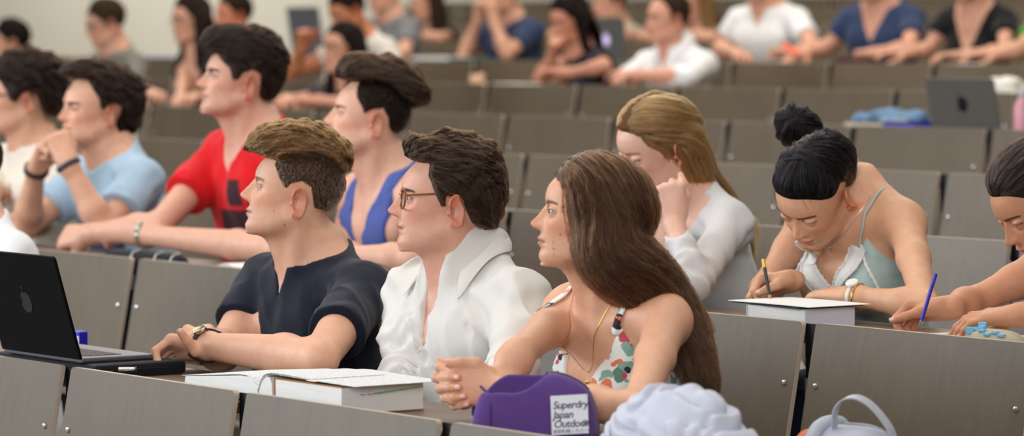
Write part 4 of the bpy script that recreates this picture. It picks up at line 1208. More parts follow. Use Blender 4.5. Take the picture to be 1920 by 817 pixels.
sp['wear'] = [dict(name='t_shirt', mat=fab('121727'), sl=.62, fold=.005, cuts=[vneck(.412, .42, .092, .505)], flare=.006, srad=.055)]
p = go('navy', sp)
if p: wristband(p, 'L', 'wristwatch', plain('watch_strap', '2a2622', .6), t=.95, w=.016, dial=.017, dialmat=plain('watch_metal', 'b7b08f', .25, .9), out=(-.3, -.5, .8))
# ---- front row: the man in the white shirt
c = pxc(740, 230, 3.404)
sp = dict(label='person in an open-collared white shirt and tortoiseshell glasses', row=0, at=(853, 394, .50), hrot=(-31, -6, 0), trot=(2, 4, 0), skin='d59f87', hscale=1.02, shw=1.0,
  brow='4a3526', iris='4a3a2c', nb=(.0, .055, -.108), head=dict(back=.96, lid=.0012), browv=.031,
  arms=dict(L=dict(w=D(880, 850, .40, 0), e=D(958, 722, .46, 0), hand=dict(n=(0, 0, -1), curl=RELAX)), R=dict(w=D(705, 815, .40, 0), e=D(757, 702, .46, 0), hand=dict(n=(0, 0, -1), curl=RELAX))))
sp['hair'] = dict(mid=outline(sp, c([(90,195),(100,130),(130,65),(180,80),(250,82),(330,60),(400,48),(480,55),(560,85),(640,110),(690,180),(730,280),(755,390),(745,500),(715,600),(660,690)])),
  line=headmap(sp, c([(0,228),(145,235),(275,240),(255,330),(290,420),(330,520),(358,510),(375,460),(430,450),(470,490),(500,560),(530,640),(610,700),(900,700),(1000,0),(400,-200),(0,-100)])),
  side=.010, noise=.0045, mats=hairc('1e130b', '432e1e'), tmin=.006)
sp['hair']['layers'] = all_layers(lambda u, w, v: (-.9+0*u, .25*np.sign(w), .8*sstep(.03, .07, u)*sstep(.05, .10, v)-1.0*sstep(.10, .03, v)), 24000, .045, jit=.13, clump=.5, per=14)
wshirt = fab('d9d6d0', weave=1400, bump=.12, var=.03)
sp['wear'] = [dict(name='shirt', mat=wshirt, sl=1.72, fold=.012, sfold=.006, fdir=(16, 10, 6), t=.009, loose=.018, cuts=[vneck(.315, .20, .062, .545, .58)], flare=.0)]
p = go('white', sp)
if p:
    collar(p, wshirt, open_ang=50, r=.074, field=p.g['shirt'][1])
    G_ = p.g['shirt'][1]
    ribbon(p, 'button_placket', [p.T(.004, -.16, z) for z in (.30, .24, .16, .08, .0, -.06)], .030*p.s, wshirt, .0015, 40, .003, G_)
    for z in (.25, .155, .06):
        q = on_body(p, [p.T(.004, -.16, z)], .0055, G_)[0]; nn = G_.grad(q[None])[0]
        M = Vector(nn).to_track_quat('Z', 'Y').to_matrix().to_4x4(); M.translation = Vector(q-p.off); m = MB(); m.lathe([(.0, -.001), (.005, -.001), (.0055, .0012), (.004, .0016), (.0, .0010)], 16, M); m.build('button', plain('shirt_button', 'd8d8d6', .3), p.root, True)
    spectacles(p, sp, plain('tortoiseshell', '7a4a1c', .25, var=.75, scale=90), .050, .040, .0019, None)
# ---- front row: the woman with long brown hair
sp = dict(label='person with long brown hair and a floral strap top resting folded hands on the desk', sex='f', row=0, at=(995.6, 416, .40), anchor=(0, -.1165, -.0115), hrot=(-32, -9, 0), trot=(2, 12, 0), skin='d8a384', hscale=.99, scale=1.0, arm=1.02, bust=.95,
  brow='5a4030', iris='4b4a3c', nb=(.0, .065, -.105), browv=.0325, lash='2a1a14', lasht=.9, lips='b96a66', head=dict(lid=.0004), tragus=(1098, 432), moles=[(.058, -.026), (.066, -.056)],
  arms={})
HR, HD = np.array([cT, sT, 0]), np.array([-sT, cT, 0]); UP = np.array([0, 0, 1.]); cc = D(842, 738, .145, 0)
sp['arms'] = dict(L=dict(w=cc+HR*.085-HD*.016-UP*.006, e=D(1196, 768, .27, 0), hand=dict(d=-HR+.10*UP-.05*HD, n=HD-.05*UP, curl=((42, 72, 40), (46, 74, 40), (50, 74, 40), (54, 74, 40)), spread=(4, 1, -2, -5), thumb=(30, 15, 10))),
  R=dict(w=cc+HR*.098+HD*.008+UP*.014, e=D(972, 664, .28, 0), hand=dict(d=-HR-.12*UP+.12*HD, n=-HD+.05*UP, curl=((52, 74, 22), (54, 76, 22), (56, 76, 22), (58, 74, 22)), spread=(4, 1, -2, -5), thumb=(64, 42, 22), twist=0)))
BR = [None]
def hl_(x, y, z): return lambda p: p.H+p.Rh@np.array([x, y, z])
sp['hair'] = dict(mid=[(30, .004), (50, .014), (70, .020), (90, .022), (120, .024), (150, .026), (180, .030), (220, .030), (250, .03)], line=[(.12, .078), (.080, .082), (.066, .066), (.056, .036), (.043, .004), (.030, -.035), (.015, -.075), (-.01, -.12), (-.2, -.12), (-.2, .25), (.12, .25)], side=.020, noise=.0012, mats=hairc('2b190e', '6c482c'), soft=.016,
  extra=[long_hair([hl_(.055, .03, .02), hl_(.062, .03, -.045), D(1150, 492, .50, 0), D(1200, 515, .56, 0), D(1262, 575, .63, 0), D(1298, 655, .64, 0), D(1326, 750, .64, 0)], [.040, .046, .052, .056, .044, .034, .016]), lambda hp, p: (BR.__setitem__(0, p), hp.chain([p.H+p.Rh@np.array([-.05, .04, .0]), D(1165, 500, .60, 0), D(1225, 560, .68, 0)], [.04, .045, .03], .03))])
sp['hair']['layers'] = [dict(n=26000, flow=long_flow(BR, lambda u, w, v: (-.55-.5*(v > .10), .9*np.sign(w)*sstep(.15, .07, v)*0+.8*np.sign(w)*(v > .09), -.9+0*v)), len=.17, steps=14, r=.00042, fluff=.006, jit=.06, per=30, clump=.55, frizz=.0035)]
def floral():
    m = fabric('floral_cloth', 'e9ece6'); nt = m.node_tree; b = nt.nodes['Principled BSDF']; src = b.inputs['Base Color'].links[0].from_socket
    tc = nt.nodes.new('ShaderNodeTexCoord'); nz = nt.nodes.new('ShaderNodeTexNoise'); nz.inputs['Scale'].default_value = 45; nt.links.new(tc.outputs['Object'], nz.inputs['Vector'])
    vm = nt.nodes.new('ShaderNodeMix'); vm.data_type = 'VECTOR'; vm.inputs[0].default_value = .018; nt.links.new(tc.outputs['Object'], vm.inputs[4]); nt.links.new(nz.outputs['Color'], vm.inputs[5])
    last = src
    for sc_, th, cols, seed in ((30, .44, ['86aa9b', '5f8a7c', 'a9c6b8', '86aa9b'], 0), (24, .38, ['c8545c', 'd98a80', '3a2630', 'e07a5a'], 5.3), (52, .32, ['d9736e', '2f2f3c', 'e8a08e', 'c64a55'], 9.1)):
        ofs = nt.nodes.new('ShaderNodeVectorMath'); ofs.operation = 'ADD'; ofs.inputs[1].default_value = (seed, seed*.7, seed*.3); nt.links.new(vm.outputs[1], ofs.inputs[0])
        vo = nt.nodes.new('ShaderNodeTexVoronoi'); vo.inputs['Scale'].default_value = sc_; nt.links.new(ofs.outputs[0], vo.inputs['Vector'])
        rp = nt.nodes.new('ShaderNodeValToRGB'); rp.color_ramp.interpolation = 'CONSTANT'
        while len(rp.color_ramp.elements) < 4: rp.color_ramp.elements.new(.5)
        for i, cl in enumerate(cols): rp.color_ramp.elements[i].position = i/4; rp.color_ramp.elements[i].color = (*srgb(cl), 1)
        sp_ = nt.nodes.new('ShaderNodeSeparateColor'); nt.links.new(vo.outputs['Color'], sp_.inputs[0]); nt.links.new(sp_.outputs[1], rp.inputs[0])
        lt = nt.nodes.new('ShaderNodeMath'); lt.operation = 'LESS_THAN'; lt.inputs[1].default_value = th; nt.links.new(vo.outputs['Distance'], lt.inputs[0])
        gt = nt.nodes.new('ShaderNodeMath'); gt.operation = 'GREATER_THAN'; gt.inputs[1].default_value = .36; nt.links.new(sp_.outputs[0], gt.inputs[0])
        ml = nt.nodes.new('ShaderNodeMath'); ml.operation = 'MULTIPLY'; nt.links.new(lt.outputs[0], ml.inputs[0]); nt.links.new(gt.outputs[0], ml.inputs[1])
        mx = nt.nodes.new('ShaderNodeMix'); mx.data_type = 'RGBA'; nt.links.new(ml.outputs[0], mx.inputs[0]); nt.links.new(last, mx.inputs[6]); nt.links.new(rp.outputs[0], mx.inputs[7]); last = mx.outputs[2]
    nt.links.new(last, b.inputs['Base Color']); return m
flor = floral()
sp['wear'] = [dict(name='strap_top', mat=flor, sl=-.30, rad=.062, fold=.0025, t=.004, loose=.006, step=.0038, cuts=[strap_top(.262, .094, .425, .30, 2.6)])]
sp['hair']['layers'].append(front_layer(sp['hair']['layers'][0], lambda u, w, v: (u > .0) & (v > .02), .6))
p = go('brunette', sp)
if p:
    for sd in (1, -1): ribbon(p, 'strap', [p.T(sd*.092, -.12, .41), p.T(sd*.096, -.10, .435), p.T(sd*.098, -.06, .47), p.T(sd*.098, .02, .50), p.T(sd*.090, .10, .44), p.T(sd*.080, .13, .30)], .016, flor, .003)
    gold = plain('gold', 'd6a648', .25, 1)
    worn_tube(p, 'necklace', [p.T(.072, .02, .50), p.T(.062, -.06, .46), p.T(.030, -.12, .39), p.T(.004, -.14, .325), p.T(-.030, -.12, .39), p.T(-.062, -.06, .46), p.T(-.072, .02, .50)], .0007, gold, .0012, 70)
    q = on_body(p, [p.T(.004, -.14, .318)], .003)[0]; m = MB(); m.box((-.0045, -.001, -.012), (.0045, .001, .002), Matrix.Translation(Vector(q-p.off)), .0008); m.build('pendant', gold, p.root)
# ---- front row, far left: only a shoulder in the picture
sp = dict(label='person in a white t-shirt behind the black laptop, only the shoulder in the picture', row=0, at=(-60, 330, .55), hrot=(-20, 0, 0), trot=(0, 10, 0), skin='d9a88c', brow='5a4030', res='mid', nb=(0, .05, -.12),
  arms=dict(L=dict(w=D(-120, 640, .2, 0), hand=dict(curl=RELAX)), R=dict(w=D(-260, 620, .2, 0), hand=dict(curl=RELAX))),
  hair=dict(mid=MID_SHORT, line=HL_M, mats=hairc('3a2b20', '6b5442'), side=.008), wear=[dict(name='t_shirt', mat=fab('e8eaee'), sl=.7, fold=.004, cuts=[crew()])])
go('shoulder', sp)
# ---- second row
sp = dict(label='person in dark glasses and a cream shirt at the left edge of the picture', row=1, at=(52, 191.5, .50), hrot=(-20, 0, 0), trot=(0, 8, 0), skin='cf9c80', brow='3a2a20', res='mid', nb=(0, .05, -.12),
  arms=dict(L=dict(w=D(-8, 438, .24, 1), e=D(74, 418, .38, 1), hand=dict(curl=RELAX)), R=dict(w=D(-60, 440, .2, 1), hand=dict(curl=RELAX))))
c = pxc(0, 70, 5.106)
sp['hair'] = dict(mid=outline(sp, c([(-60,330),(-20,200),(60,140),(150,110),(240,95),(340,90),(440,120),(540,170),(610,260),(640,350),(620,520),(580,650),(540,740)])),
  line=headmap(sp, c([(-150,330),(0,340),(60,420),(110,500),(135,590),(190,600),(250,530),(330,510),(400,560),(430,650),(470,720),(560,760),(900,700),(900,-200),(-150,-200)])), side=.012, noise=.006, mats=hairc('170e0a', '33221a'))
sp['hair']['layers'] = all_layers(lambda u, w, v: (-.8+0*u, .3*np.sign(w), .5*(u > .05)-.9*(v < .08)), 12000, .04)
sp['wear'] = [dict(name='shirt', mat=fab('d9cfc0'), sl=.75, fold=.005, cuts=[crew(.08)])]
p = go('glasses', sp)
if p: spectacles(p, sp, plain('black_frame', '15141a', .3), .050, .036, .0020)
c = pxc(60, 90, 3.404)
sp = dict(label='person in a pale blue t-shirt with clasped hands at the mouth', row=1, at=(204, 216, .42), hrot=(-4, -4, 0), trot=(-4, 16, 0), skin='d6a488', brow='3a281c', res='mid', browv=.031, browt=1.3, nb=(0, .06, -.110), head=dict(lid=.001),
  arms=dict(L=dict(w=D(125, 303, .20, 1), e=D(196, 432, .28, 1), hand=dict(d=(-.45, -.1, .9), n=(-.85, .25, -.35), curl=FIST, thumb=(35, 30, 25))),
            R=dict(w=D(70, 312, .22, 1), e=D(48, 426, .26, 1), hand=dict(d=(.6, .1, .8), n=(.75, .3, -.5), curl=FIST, thumb=(35, 30, 25)))))
sp['hair'] = dict(mid=outline(sp, c([(215,200),(225,130),(280,85),(360,65),(440,72),(530,85),(620,130),(690,200),(712,290),(695,400),(655,500),(610,560)])),
  line=headmap(sp, c([(150,205),(240,185),(420,182),(430,250),(455,310),(470,390),(500,370),(540,345),(600,350),(612,420),(572,480),(570,550),(640,580),(900,560),(900,-100),(150,-100)])), side=.013, noise=.005, mats=hairc('150d09', '352219'))
sp['hair']['layers'] = all_layers(lambda u, w, v: (-.6+0*u, .5*np.sign(w), .5*(u > .05)-.8*(v < .08)), 12000, .035)
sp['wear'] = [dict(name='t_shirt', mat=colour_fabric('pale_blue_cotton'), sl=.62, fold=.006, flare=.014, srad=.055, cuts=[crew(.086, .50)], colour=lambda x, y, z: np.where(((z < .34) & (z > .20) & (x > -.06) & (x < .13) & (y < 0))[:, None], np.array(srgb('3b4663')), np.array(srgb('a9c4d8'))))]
p = go('blue', sp)
if p:
    wristband(p, 'L', 'fitness_band', plain('band_rubber', '24303c', .5), t=.95, w=.017, th=.004); wristband(p, 'R', 'leather_bracelet', plain('brown_leather', '3a211a', .6), t=.95, w=.020, th=.004)
c = pxc(350, 20, 3.404)
sp = dict(label='person in a red t-shirt with dark printed blocks reaching along the desk', row=1, at=(466, 162.5, .44), hrot=(-16, -11, 0), trot=(-2, 10, 0), skin='d3a088', brow='2e2018', res='mid', browv=.031, browt=1.4, nb=(0, .060, -.112), scale=1.05, hscale=1.0, head=dict(lid=.001, nw=1.0), stubble=.4,
  arms=dict(L=dict(w=D(268, 440, .19, 1), e=D(520, 468, .21, 1), hand=dict(n=(0, .25, -1), curl=RELAX)), R=dict(w=D(165, 448, .13, 1), e=D(296, 424, .22, 1), hand=dict(n=(0, .8, -.6), curl=FIST))))
sp['hair'] = dict(mid=outline(sp, c([(118,235),(118,180),(150,130),(215,95),(310,90),(400,95),(500,95),(560,130),(620,200),(655,280),(650,360),(625,450),(580,530),(540,580)])),
  line=headmap(sp, c([(40,240),(150,250),(270,255),(270,300),(315,360),(325,440),(360,430),(395,395),(450,375),(500,400),(505,480),(505,540),(545,590),(800,560),(900,-100),(40,-100)])),
  side=.010, noise=.004, mats=hairc('120b07', '33231a'))
sp['hair']['layers'] = all_layers(lambda u, w, v: (-.9+0*u, .3*np.sign(w), .4*sstep(.04, .07, u)-.9*sstep(.11, .04, v)), 16000, .035, jit=.13, per=14)
sp['wear'] = [dict(name='t_shirt', mat=colour_fabric('red_cotton'), sl=.60, fold=.006, flare=.012, srad=.056, cuts=[vneck(.385, .8, .088)], colour=lambda x, y, z: np.where((((np.abs(x-.065+.2*(z-.33)) < .036) & (z > .298) & (z < .372) | (z < .286) & (z > .20) & (x > -.035) & (x < .110)) & (y < 0))[:, None], np.array(srgb('3a1620')), np.array(srgb('d01019'))))]
p = go('red', sp)
if p: wristband(p, 'L', 'wristwatch', plain('steel_links', 'b8b4a4', .3, .9), t=.97, w=.020, th=.0035, dial=.018, links=1, out=(-.2, .3, 1))
c = pxc(600, 80, 3.404)
sp = dict(label='person in a loose blue vest with a tall swept-back quiff', row=1, at=(704, 233, .44), hrot=(-29, -11, 0), trot=(-4, 12, 0), skin='d9a78f', brow='4a3222', res='mid', browv=.030, nb=(0, .060, -.115), head=dict(lid=.0022, back=.97), gaze=(0, 12), stubble=.3, hscale=1.03,
  arms=dict(L=dict(w=D(640, 503, .18, 1), e=D(775, 506, .26, 1), hand=dict(n=(0, .2, -1), curl=RELAX)), R=dict(w=D(660, 498, .29, 1), pole=(-.8, .2, -.8), hand=dict(d=(.6, -.6, 0), n=(0, 0, -1), curl=RELAX))))
sp['hair'] = dict(mid=outline(sp, c([(130,225),(125,180),(160,110),(230,70),(310,65),(400,85),(480,80),(560,110),(640,170),(700,250),(720,330),(700,390),(650,480),(600,570),(570,640)])),
  line=headmap(sp, c([(50,235),(150,238),(290,235),(265,290),(262,350),(300,420),(308,475),(330,450),(370,430),(430,420),(462,480),(468,560),(500,610),(575,660),(900,600),(900,-200),(50,-200)])),
  top=headmap(sp, c([(50,238),(150,240),(300,225),(420,228),(500,250),(560,320),(650,390),(760,420),(900,300),(900,-200),(50,-200)])), side=.005, edge=.006, noise=.0035, nscale=(40, 90, 40), mats=hairc('1d120b', '4a3222'))
sp['hair']['layers'] = men_layers(lambda u, w, v: (-1+0*u, .15*np.sign(w), .9*(u > .06)-.3*(v < .08)), hairc('1a100b', '35241a')[0], sp['hair']['top'], 11000, 9000, .05, jit=.10)
sp['wear'] = [dict(name='vest', mat=fab('4a5a9c'), sl=-.12, rad=.055, fold=.007, fdir=(22, 14, 3), loose=.016, cuts=[lambda x, y, z: np.minimum(vneck(.25, .34, .085)(x, y, z), np.maximum(.130-np.abs(x), .22+.9*np.maximum(np.abs(x)-.13, 0)-z)*.8)])]
p = go('vest', sp)
BL = [None]
sp = dict(label='person with long straight blond hair in a pale grey cardigan leaning on a fist', sex='f', row=1, at=(1271, 287, .36), hrot=(-12, 22, 8), trot=(-2, 22, 0), skin='dcae98', brow='a07850', res='mid', nb=(0, .08, -.095), head=dict(lid=.0055), hscale=1.0,
  arms=dict(L=dict(w=D(1262, 412, .24, 1), e=D(1300, 556, .20, 1), hand=dict(d=(-.15, -.05, 1), n=(-.75, .55, .1), curl=FIST, thumb=(30, 30, 20))), R=dict(w=D(1180, 550, .24, 1), e=D(1214, 552, .40, 1), hand=dict(curl=RELAX))))
sp['hair'] = dict(mid=[(30, .004), (60, .010), (90, .012), (130, .014), (180, .016), (250, .016)], line=HL_F, side=.009, noise=.001, mats=hairc('6a4826', 'b48c58'),
  extra=[long_hair([hl_(.060, .05, .02), hl_(.060, .055, -.04), D(1322, 352, .50, 1), D(1362, 388, .56, 1), D(1396, 445, .58, 1), D(1401, 535, .56, 1)], [.030, .034, .034, .028, .017, .010]), lambda hp, p: BL.__setitem__(0, p)])
sp['hair']['layers'] = [dict(n=18000, flow=long_flow(BL, lambda u, w, v: (-1+0*u, .5*np.sign(w)*(v > .09), -.45+0*v)), len=.15, steps=12, r=.00045, fluff=.003, jit=.04, per=30, clump=.5, frizz=.0006)]
sp['wear'] = [dict(name='cardigan', mat=fab('c9c7c6', weave=600), sl=1.9, fold=.004, sfold=.004, cuts=[vneck(.27, .55, .08)])]
sp['hair']['layers'].append(front_layer(sp['hair']['layers'][0], lambda u, w, v: (u > .0) & (v > .02), .9))
go('blonde', sp)
sp = dict(label='person with a black hair bun writing in a pale top with lace trim', sex='f', row=1, at=(1588, 374, .36), hrot=(9, 45, 12), trot=(4, 17, 0), skin='cf9d7c', brow='1c1412', browt=1.3, iris='201510', nb=(0, .115, .026), head=dict(lid=.0064, nose=([-.030, -.0265, -.0235, -.020, -.0155, -.011, -.005, .003, .012, .021, .028], [0, .003, .0110, .0185, .0220, .0215, .0175, .0115, .0065, .0035, 0]), nw=.98), hscale=1.0,
  arms=dict(L=dict(w=D(1598, 583, .25, 1), e=D(1735, 592, .30, 1), hand=dict(d=(-1, -.1, 0), n=(0, .1, -1), curl=RELAX)), R=dict(w=D(1478, 558, .24, 1), lift=.085, pole=(-.8, .2, -.7), hand=dict(d=(-.3, -.9, -.1), n=(.5, -.1, -.8), curl=((50, 55, 30), (52, 58, 32), (60, 70, 40), (66, 74, 40)), thumb=(40, 20, 10)))))
sp['hair'] = dict(mid=[(30, .003), (60, .008), (90, .010), (115, .012), (140, .018), (165, .036), (190, .052), (212, .046), (235, .010)], line=HL_UP, side=.007, soft=.035, tmin=.002, noise=.001, mats=hairc('050405', '171216'),
  extra=[lambda hp, p: [hp.ell(D(1497, 240, .40, 1), (.049, .049, .046), None, .012), hp.ell(D(1482, 226, .385, 1), (.034, .032, .032), None, .01), hp.ell(D(1515, 252, .41, 1), (.036, .036, .03), None, .01)]])
bc = lambda u, w, v: None
sp['hair']['layers'] = [dict(n=15000, flow=lambda u, w, v: (.3*(u < -.02)-.9*(u > .0), -.25*np.sign(w), .9+0*v), len=.075, steps=9, r=.0004, fluff=.0025, jit=.05, per=24, clump=.5, frizz=.0006)]
sp['hair']['layers'].append(front_layer(sp['hair']['layers'][0], lambda u, w, v: (v < .05), .8))
mint = fab('a9bcb8')
sp['wear'] = [dict(name='strap_top', mat=mint, sl=-.30, rad=.062, fold=.0025, t=.004, loose=.008, step=.0042, cuts=[strap_top(.285, .092, .405)])]
p = go('asian', sp)
if p:
    lace = fabric('white_lace', 'd8d8d2', weave=260, bump=1.0, var=.16)
    G_ = p.g['strap_top'][1]
    for sd in (1, -1):
        ribbon(p, 'strap', [p.T(sd*.093, -.12, .395), p.T(sd*.096, -.09, .43), p.T(sd*.098, -.06, .47), p.T(sd*.098, .02, .50), p.T(sd*.090, .10, .44), p.T(sd*.080, .13, .30)], .006, mint, .003)
        pts = [p.T(sd*(.004+.090*t), -.13, .272+.128*t**1.15) for t in np.linspace(0, 1, 9)]
        BF = p.bodyfield
        o = ribbon(p, 'lace_trim', pts, .040, lace, .0085, 40, .0022, BF); o['label'] = 'white lace trim'
        for e in (0, 1):                         # little scallops along both edges
            q = [x[e] for x in p.edge][::2]; m = MB(); m.tube([Vector(x-p.off) for x in q], [.0045 if k % 2 else .0022 for k in range(len(q))], 8); m.build('scallop_edge', lace, o, True)
        q = on_body(p, smooth_line([p.T(sd*(.092+.045*t), -.10, .395-.10*t) for t in np.linspace(0, 1, 5)], 14), .0085, BF); m = MB(); m.tube([Vector(x-p.off) for x in q], [.0050 if k % 2 else .003 for k in range(14)], 8); m.build('scallop_edge', lace, o, True)
    silver = plain('silver_chain', 'c8c2ba', .3, .9)
    worn_tube(p, 'necklace', [p.T(.078, .02, .475), p.T(.066, -.05, .45), p.T(.030, -.10, .40), p.T(.0, -.12, .366), p.T(-.030, -.10, .40), p.T(-.066, -.05, .45), p.T(-.078, .02, .475)], .0008, silver, .0012, 50)
    q = on_body(p, [p.T(.0, -.12, .360)], .003)[0]; m = MB(); m.box((-.004, -.001, -.008), (.004, .001, .002), Matrix.Translation(Vector(q-p.off)), .0008); m.build('pendant', silver, p.root)
    wristband(p, 'L', 'bracelet', gold_() , t=.90, w=.003, th=.0015); wristband(p, 'L', 'wristwatch', plain('cream_strap', 'd9d4c8', .5), t=.97, w=.010, th=.002, dial=.015, dialmat=plain('white_dial', 'e4e2dc', .3), out=(-.5, -.4, .8))
sp = dict(label='person in a burgundy top writing with a blue pen at the right edge', sex='f', row=1, at=(1885, 458, .20), anchor=(0, -.1165, -.0115), hrot=(-16, 36, 0), trot=(-6, 24, 0), skin='c48a68', brow='33241c', nb=(0, .11, -.06), head=dict(lid=.0062),
  arms=dict(R=dict(w=D(1775, 592, .17, 1), e=D(1822, 566, .28, 1), hand=dict(d=(-.85, -.45, -.12), n=(.45, -.3, -.8), curl=((50, 55, 30), (52, 58, 32), (60, 70, 40), (66, 74, 40)), thumb=(40, 20, 10))), L=dict(w=D(1915, 612, .17, 1), e=D(2066, 606, .40, 1), hand=dict(d=(-.8, -.5, -.1), n=(0, .2, -1), curl=RELAX))))
sp['hair'] = dict(mid=[(30, .003), (60, .010), (90, .014), (130, .018), (180, .022), (215, .020), (250, .010)], line=HL_UP, side=.008, soft=.035, tmin=.002, noise=.001, mats=hairc('120c0a', '33251f'))
sp['hair']['layers'] = [dict(n=14000, flow=lambda u, w, v: (-1+0*u, .0*w, -.1+0*v), len=.08, steps=9, r=.0004, fluff=.003, jit=.05, per=24, clump=.5, frizz=.0006)]
sp['wear'] = [dict(name='top', mat=fab('3a1a28'), sl=-.12, rad=.08, fold=.003, cuts=[lambda x, y, z: np.minimum(crew(.095, .49)(x, y, z), np.maximum(.115-np.abs(x), .30-z)*.8)])]
sp['hair']['layers'].append(front_layer(sp['hair']['layers'][0], lambda u, w, v: (u > .0) & (v > .02), .9))
go('right', sp)

# ---- the rows further back
def bg(key, label, row, ear, dy, hrot, top, sleeve, hair, sex='m', skin='c9957a', trot=None, nb=(0, .05, -.115), arms=None, line=None, mid=None, side=.010, cuts=None, brow='3a2a20', **k):
    X = atY(ear[0], ear[1], ROWY[row]+dy)
    sp = dict(label=label, sex=sex, row=row, at=(ear[0], ear[1], dy), hrot=hrot, trot=trot or (0, 12, 0), skin=skin, brow=brow, nb=nb, res='lo', **k)
    if 'anchor' not in k: sp['anchor'] = (.078, .013, .004)
    zt = ROWZ[row]-TOP+.05; y = ROWY[row]+.19
    sp['arms'] = arms or dict(L=dict(w=(X[0]+.06, y, zt), pole=(.8, .2, -.5), hand=dict(d=(-.7, -.6, 0), curl=RELAX)), R=dict(w=(X[0]-.20, y+.02, zt), pole=(-.8, .2, -.5), hand=dict(d=(.6, -.7, 0), curl=RELAX)))
    sp['hair'] = dict(mid=mid or MID_SHORT, line=line or (HL_F if sex == 'f' else HL_M), side=side, noise=.003, mats=hairc(*hair))
    for q in ('extra',):
        if q in k: sp['hair'][q] = k[q]
    sp['wear'] = [dict(name=sleeve[1], mat=fab(top), sl=sleeve[0], fold=.005, flare=.012 if sleeve[0] < 1 else 0, cuts=cuts or [crew(.086)])]
    return go(key, sp)
def longh(*pts_r):                           # hair falling along head-local points
    return [long_hair([hl_(*q[:3]) for q in pts_r], [q[3] for q in pts_r])]
LONG_L = longh((.062, .03, .03, .036), (.066, .035, -.03, .040), (.072, .04, -.09, .042), (.075, .03, -.15, .040), (.078, .02, -.21, .032))
LONG_R = longh((-.062, .03, .03, .036), (-.066, .035, -.03, .040), (-.072, .04, -.09, .042), (-.075, .03, -.15, .040), (-.078, .02, -.21, .030))
LONG_B = longh((0, .07, .03, .06), (0, .085, -.03, .062), (0, .09, -.09, .06), (0, .09, -.16, .05))
A = lambda px, py, dy, row: D(px, py, dy, row)
bg('g1', 'dark-haired person at the left edge behind the one in dark glasses', 4, (25, 84, ), .45, (-25, 0, 0), '5a5650', (.7, 't_shirt'), ('17110e', '2c211b'))
p = bg('g2', 'person in a grey shirt and glasses bending over the desk by the pale wall', 4, (212, 47), .45, (-14, 14, 0), '6d6a60', (1.6, 'shirt'), ('3a2a1a', '5c4830'), cuts=[crew(.075)], arms=dict(L=dict(w=A(286, 186, .20, 4), e=A(250, 184, .32, 4), hand=dict(curl=RELAX)), R=dict(w=A(180, 188, .15, 4), hand=dict(curl=RELAX))))
if p: spectacles(p, dict(hscale=1), plain('blue_grey_frame', '4a5260', .3), .05, .038, .002)
p = bg('g3', 'person with long dark hair, glasses and a black top beside the pale wall', 4, (378, 42), .45, (0, 4, 0), '101114', (.45, 'top'), ('2a1c14', '46301f'), 'f', extra=LONG_L+LONG_R, cuts=[vneck(.34, .5)], arms=dict(L=dict(w=A(365, 190, .18, 4), e=A(392, 182, .36, 4), hand=dict(curl=RELAX)), R=dict(w=A(338, 186, .20, 4), hand=dict(curl=RELAX))))
if p: spectacles(p, dict(hscale=1), plain('thin_frame', '3c3a3a', .3), .05, .036, .0013)
bg('g4', 'person with short brown hair and a reddish face behind the dark-haired one in red', 5, (454, 33), .40, (-4, 0, 0), '35332f', (.7, 't_shirt'), ('2a1d15', '4a3626'), skin='c47a58')
p = bg('g5', 'person with dark hair past the shoulders and glasses looking up behind the quiff', 4, (668, 98), .45, (6, -3, 0), '3c3438', (.5, 'top'), ('1c1210', '3a261c'), 'f', skin='c98f72', extra=LONG_L+LONG_R, side=.014)
if p: spectacles(p, dict(hscale=1), plain('thin_dark_frame', '2c2a2a', .3), .05, .036, .0014)
bg('g6', 'person with cropped dark hair leaning on one hand by the blue-grey laptop', 5, (672, 22), .36, (2, 20, -8), 'c9c3b8', (.4, 't_shirt'), ('1a130f', '33261c'), skin='b9754f', trot=(6, 20, 0), nb=(0, .08, -.10), side=.006, arms=dict(L=dict(w=A(700, 130, .2, 5), hand=dict(curl=RELAX)), R=dict(w=A(565, 88, .22, 5), e=A(548, 140, .24, 5), hand=dict(d=(.3, 0, 1), n=(1, 0, 0), curl=FIST))))
bg('g7', 'person in a grey t-shirt, head cut off, above the cream paper bag', 6, (738, -12), .45, (0, 4, 0), '6f7072', (.65, 't_shirt'), ('2a1d15', '4a3626'), cuts=[crew(.09)])
bg('g8', 'person in a dark vest partly hidden behind the one resting on both hands', 7, (815, 8), .42, (-10, 4, 0), '141519', (.3, 'top'), ('35241a', '5a4030'), 'f', extra=LONG_L)
bg('g9', 'person in a navy t-shirt resting the chin on both hands', 6, (962, -10), .36, (-2, 6, 0), '2d3a55', (.62, 't_shirt'), ('2a1d15', '4a3626'), trot=(4, 16, 0), arms=dict(L=dict(w=A(925, 38, .22, 6), e=A(950, 108, .24, 6), hand=dict(d=(-.1, 0, 1), n=(-1, 0, 0), curl=FIST)), R=dict(w=A(898, 34, .24, 6), e=A(872, 104, .24, 6), hand=dict(d=(.2, 0, 1), n=(1, 0, 0), curl=FIST))))
bg('g10', 'person with long dark hair looking down at the hands beside the white shirt', 5, (1092, 40), .40, (0, 18, 0), '2a2430', (.2, 'top'), ('1f1410', '3a2419'), 'f', skin='c08468', extra=LONG_L+LONG_R, side=.014, trot=(0, 16, 0), arms=dict(L=dict(w=A(1064, 137, .13, 5), e=A(1134, 124, .22, 5), hand=dict(d=(-.8, -.4, .1), curl=RELAX)), R=dict(w=A(1035, 105, .22, 5), e=A(1012, 148, .22, 5), hand=dict(d=(.4, -.2, .9), n=(.6, .5, -.4), curl=FIST))))
bg('g11', 'person in a beige t-shirt seated behind the grey laptop with the lit mark', 7, (1160, 6), .42, (-4, 6, 0), 'a39c88', (.6, 't_shirt'), ('1a1512', '33261c'))
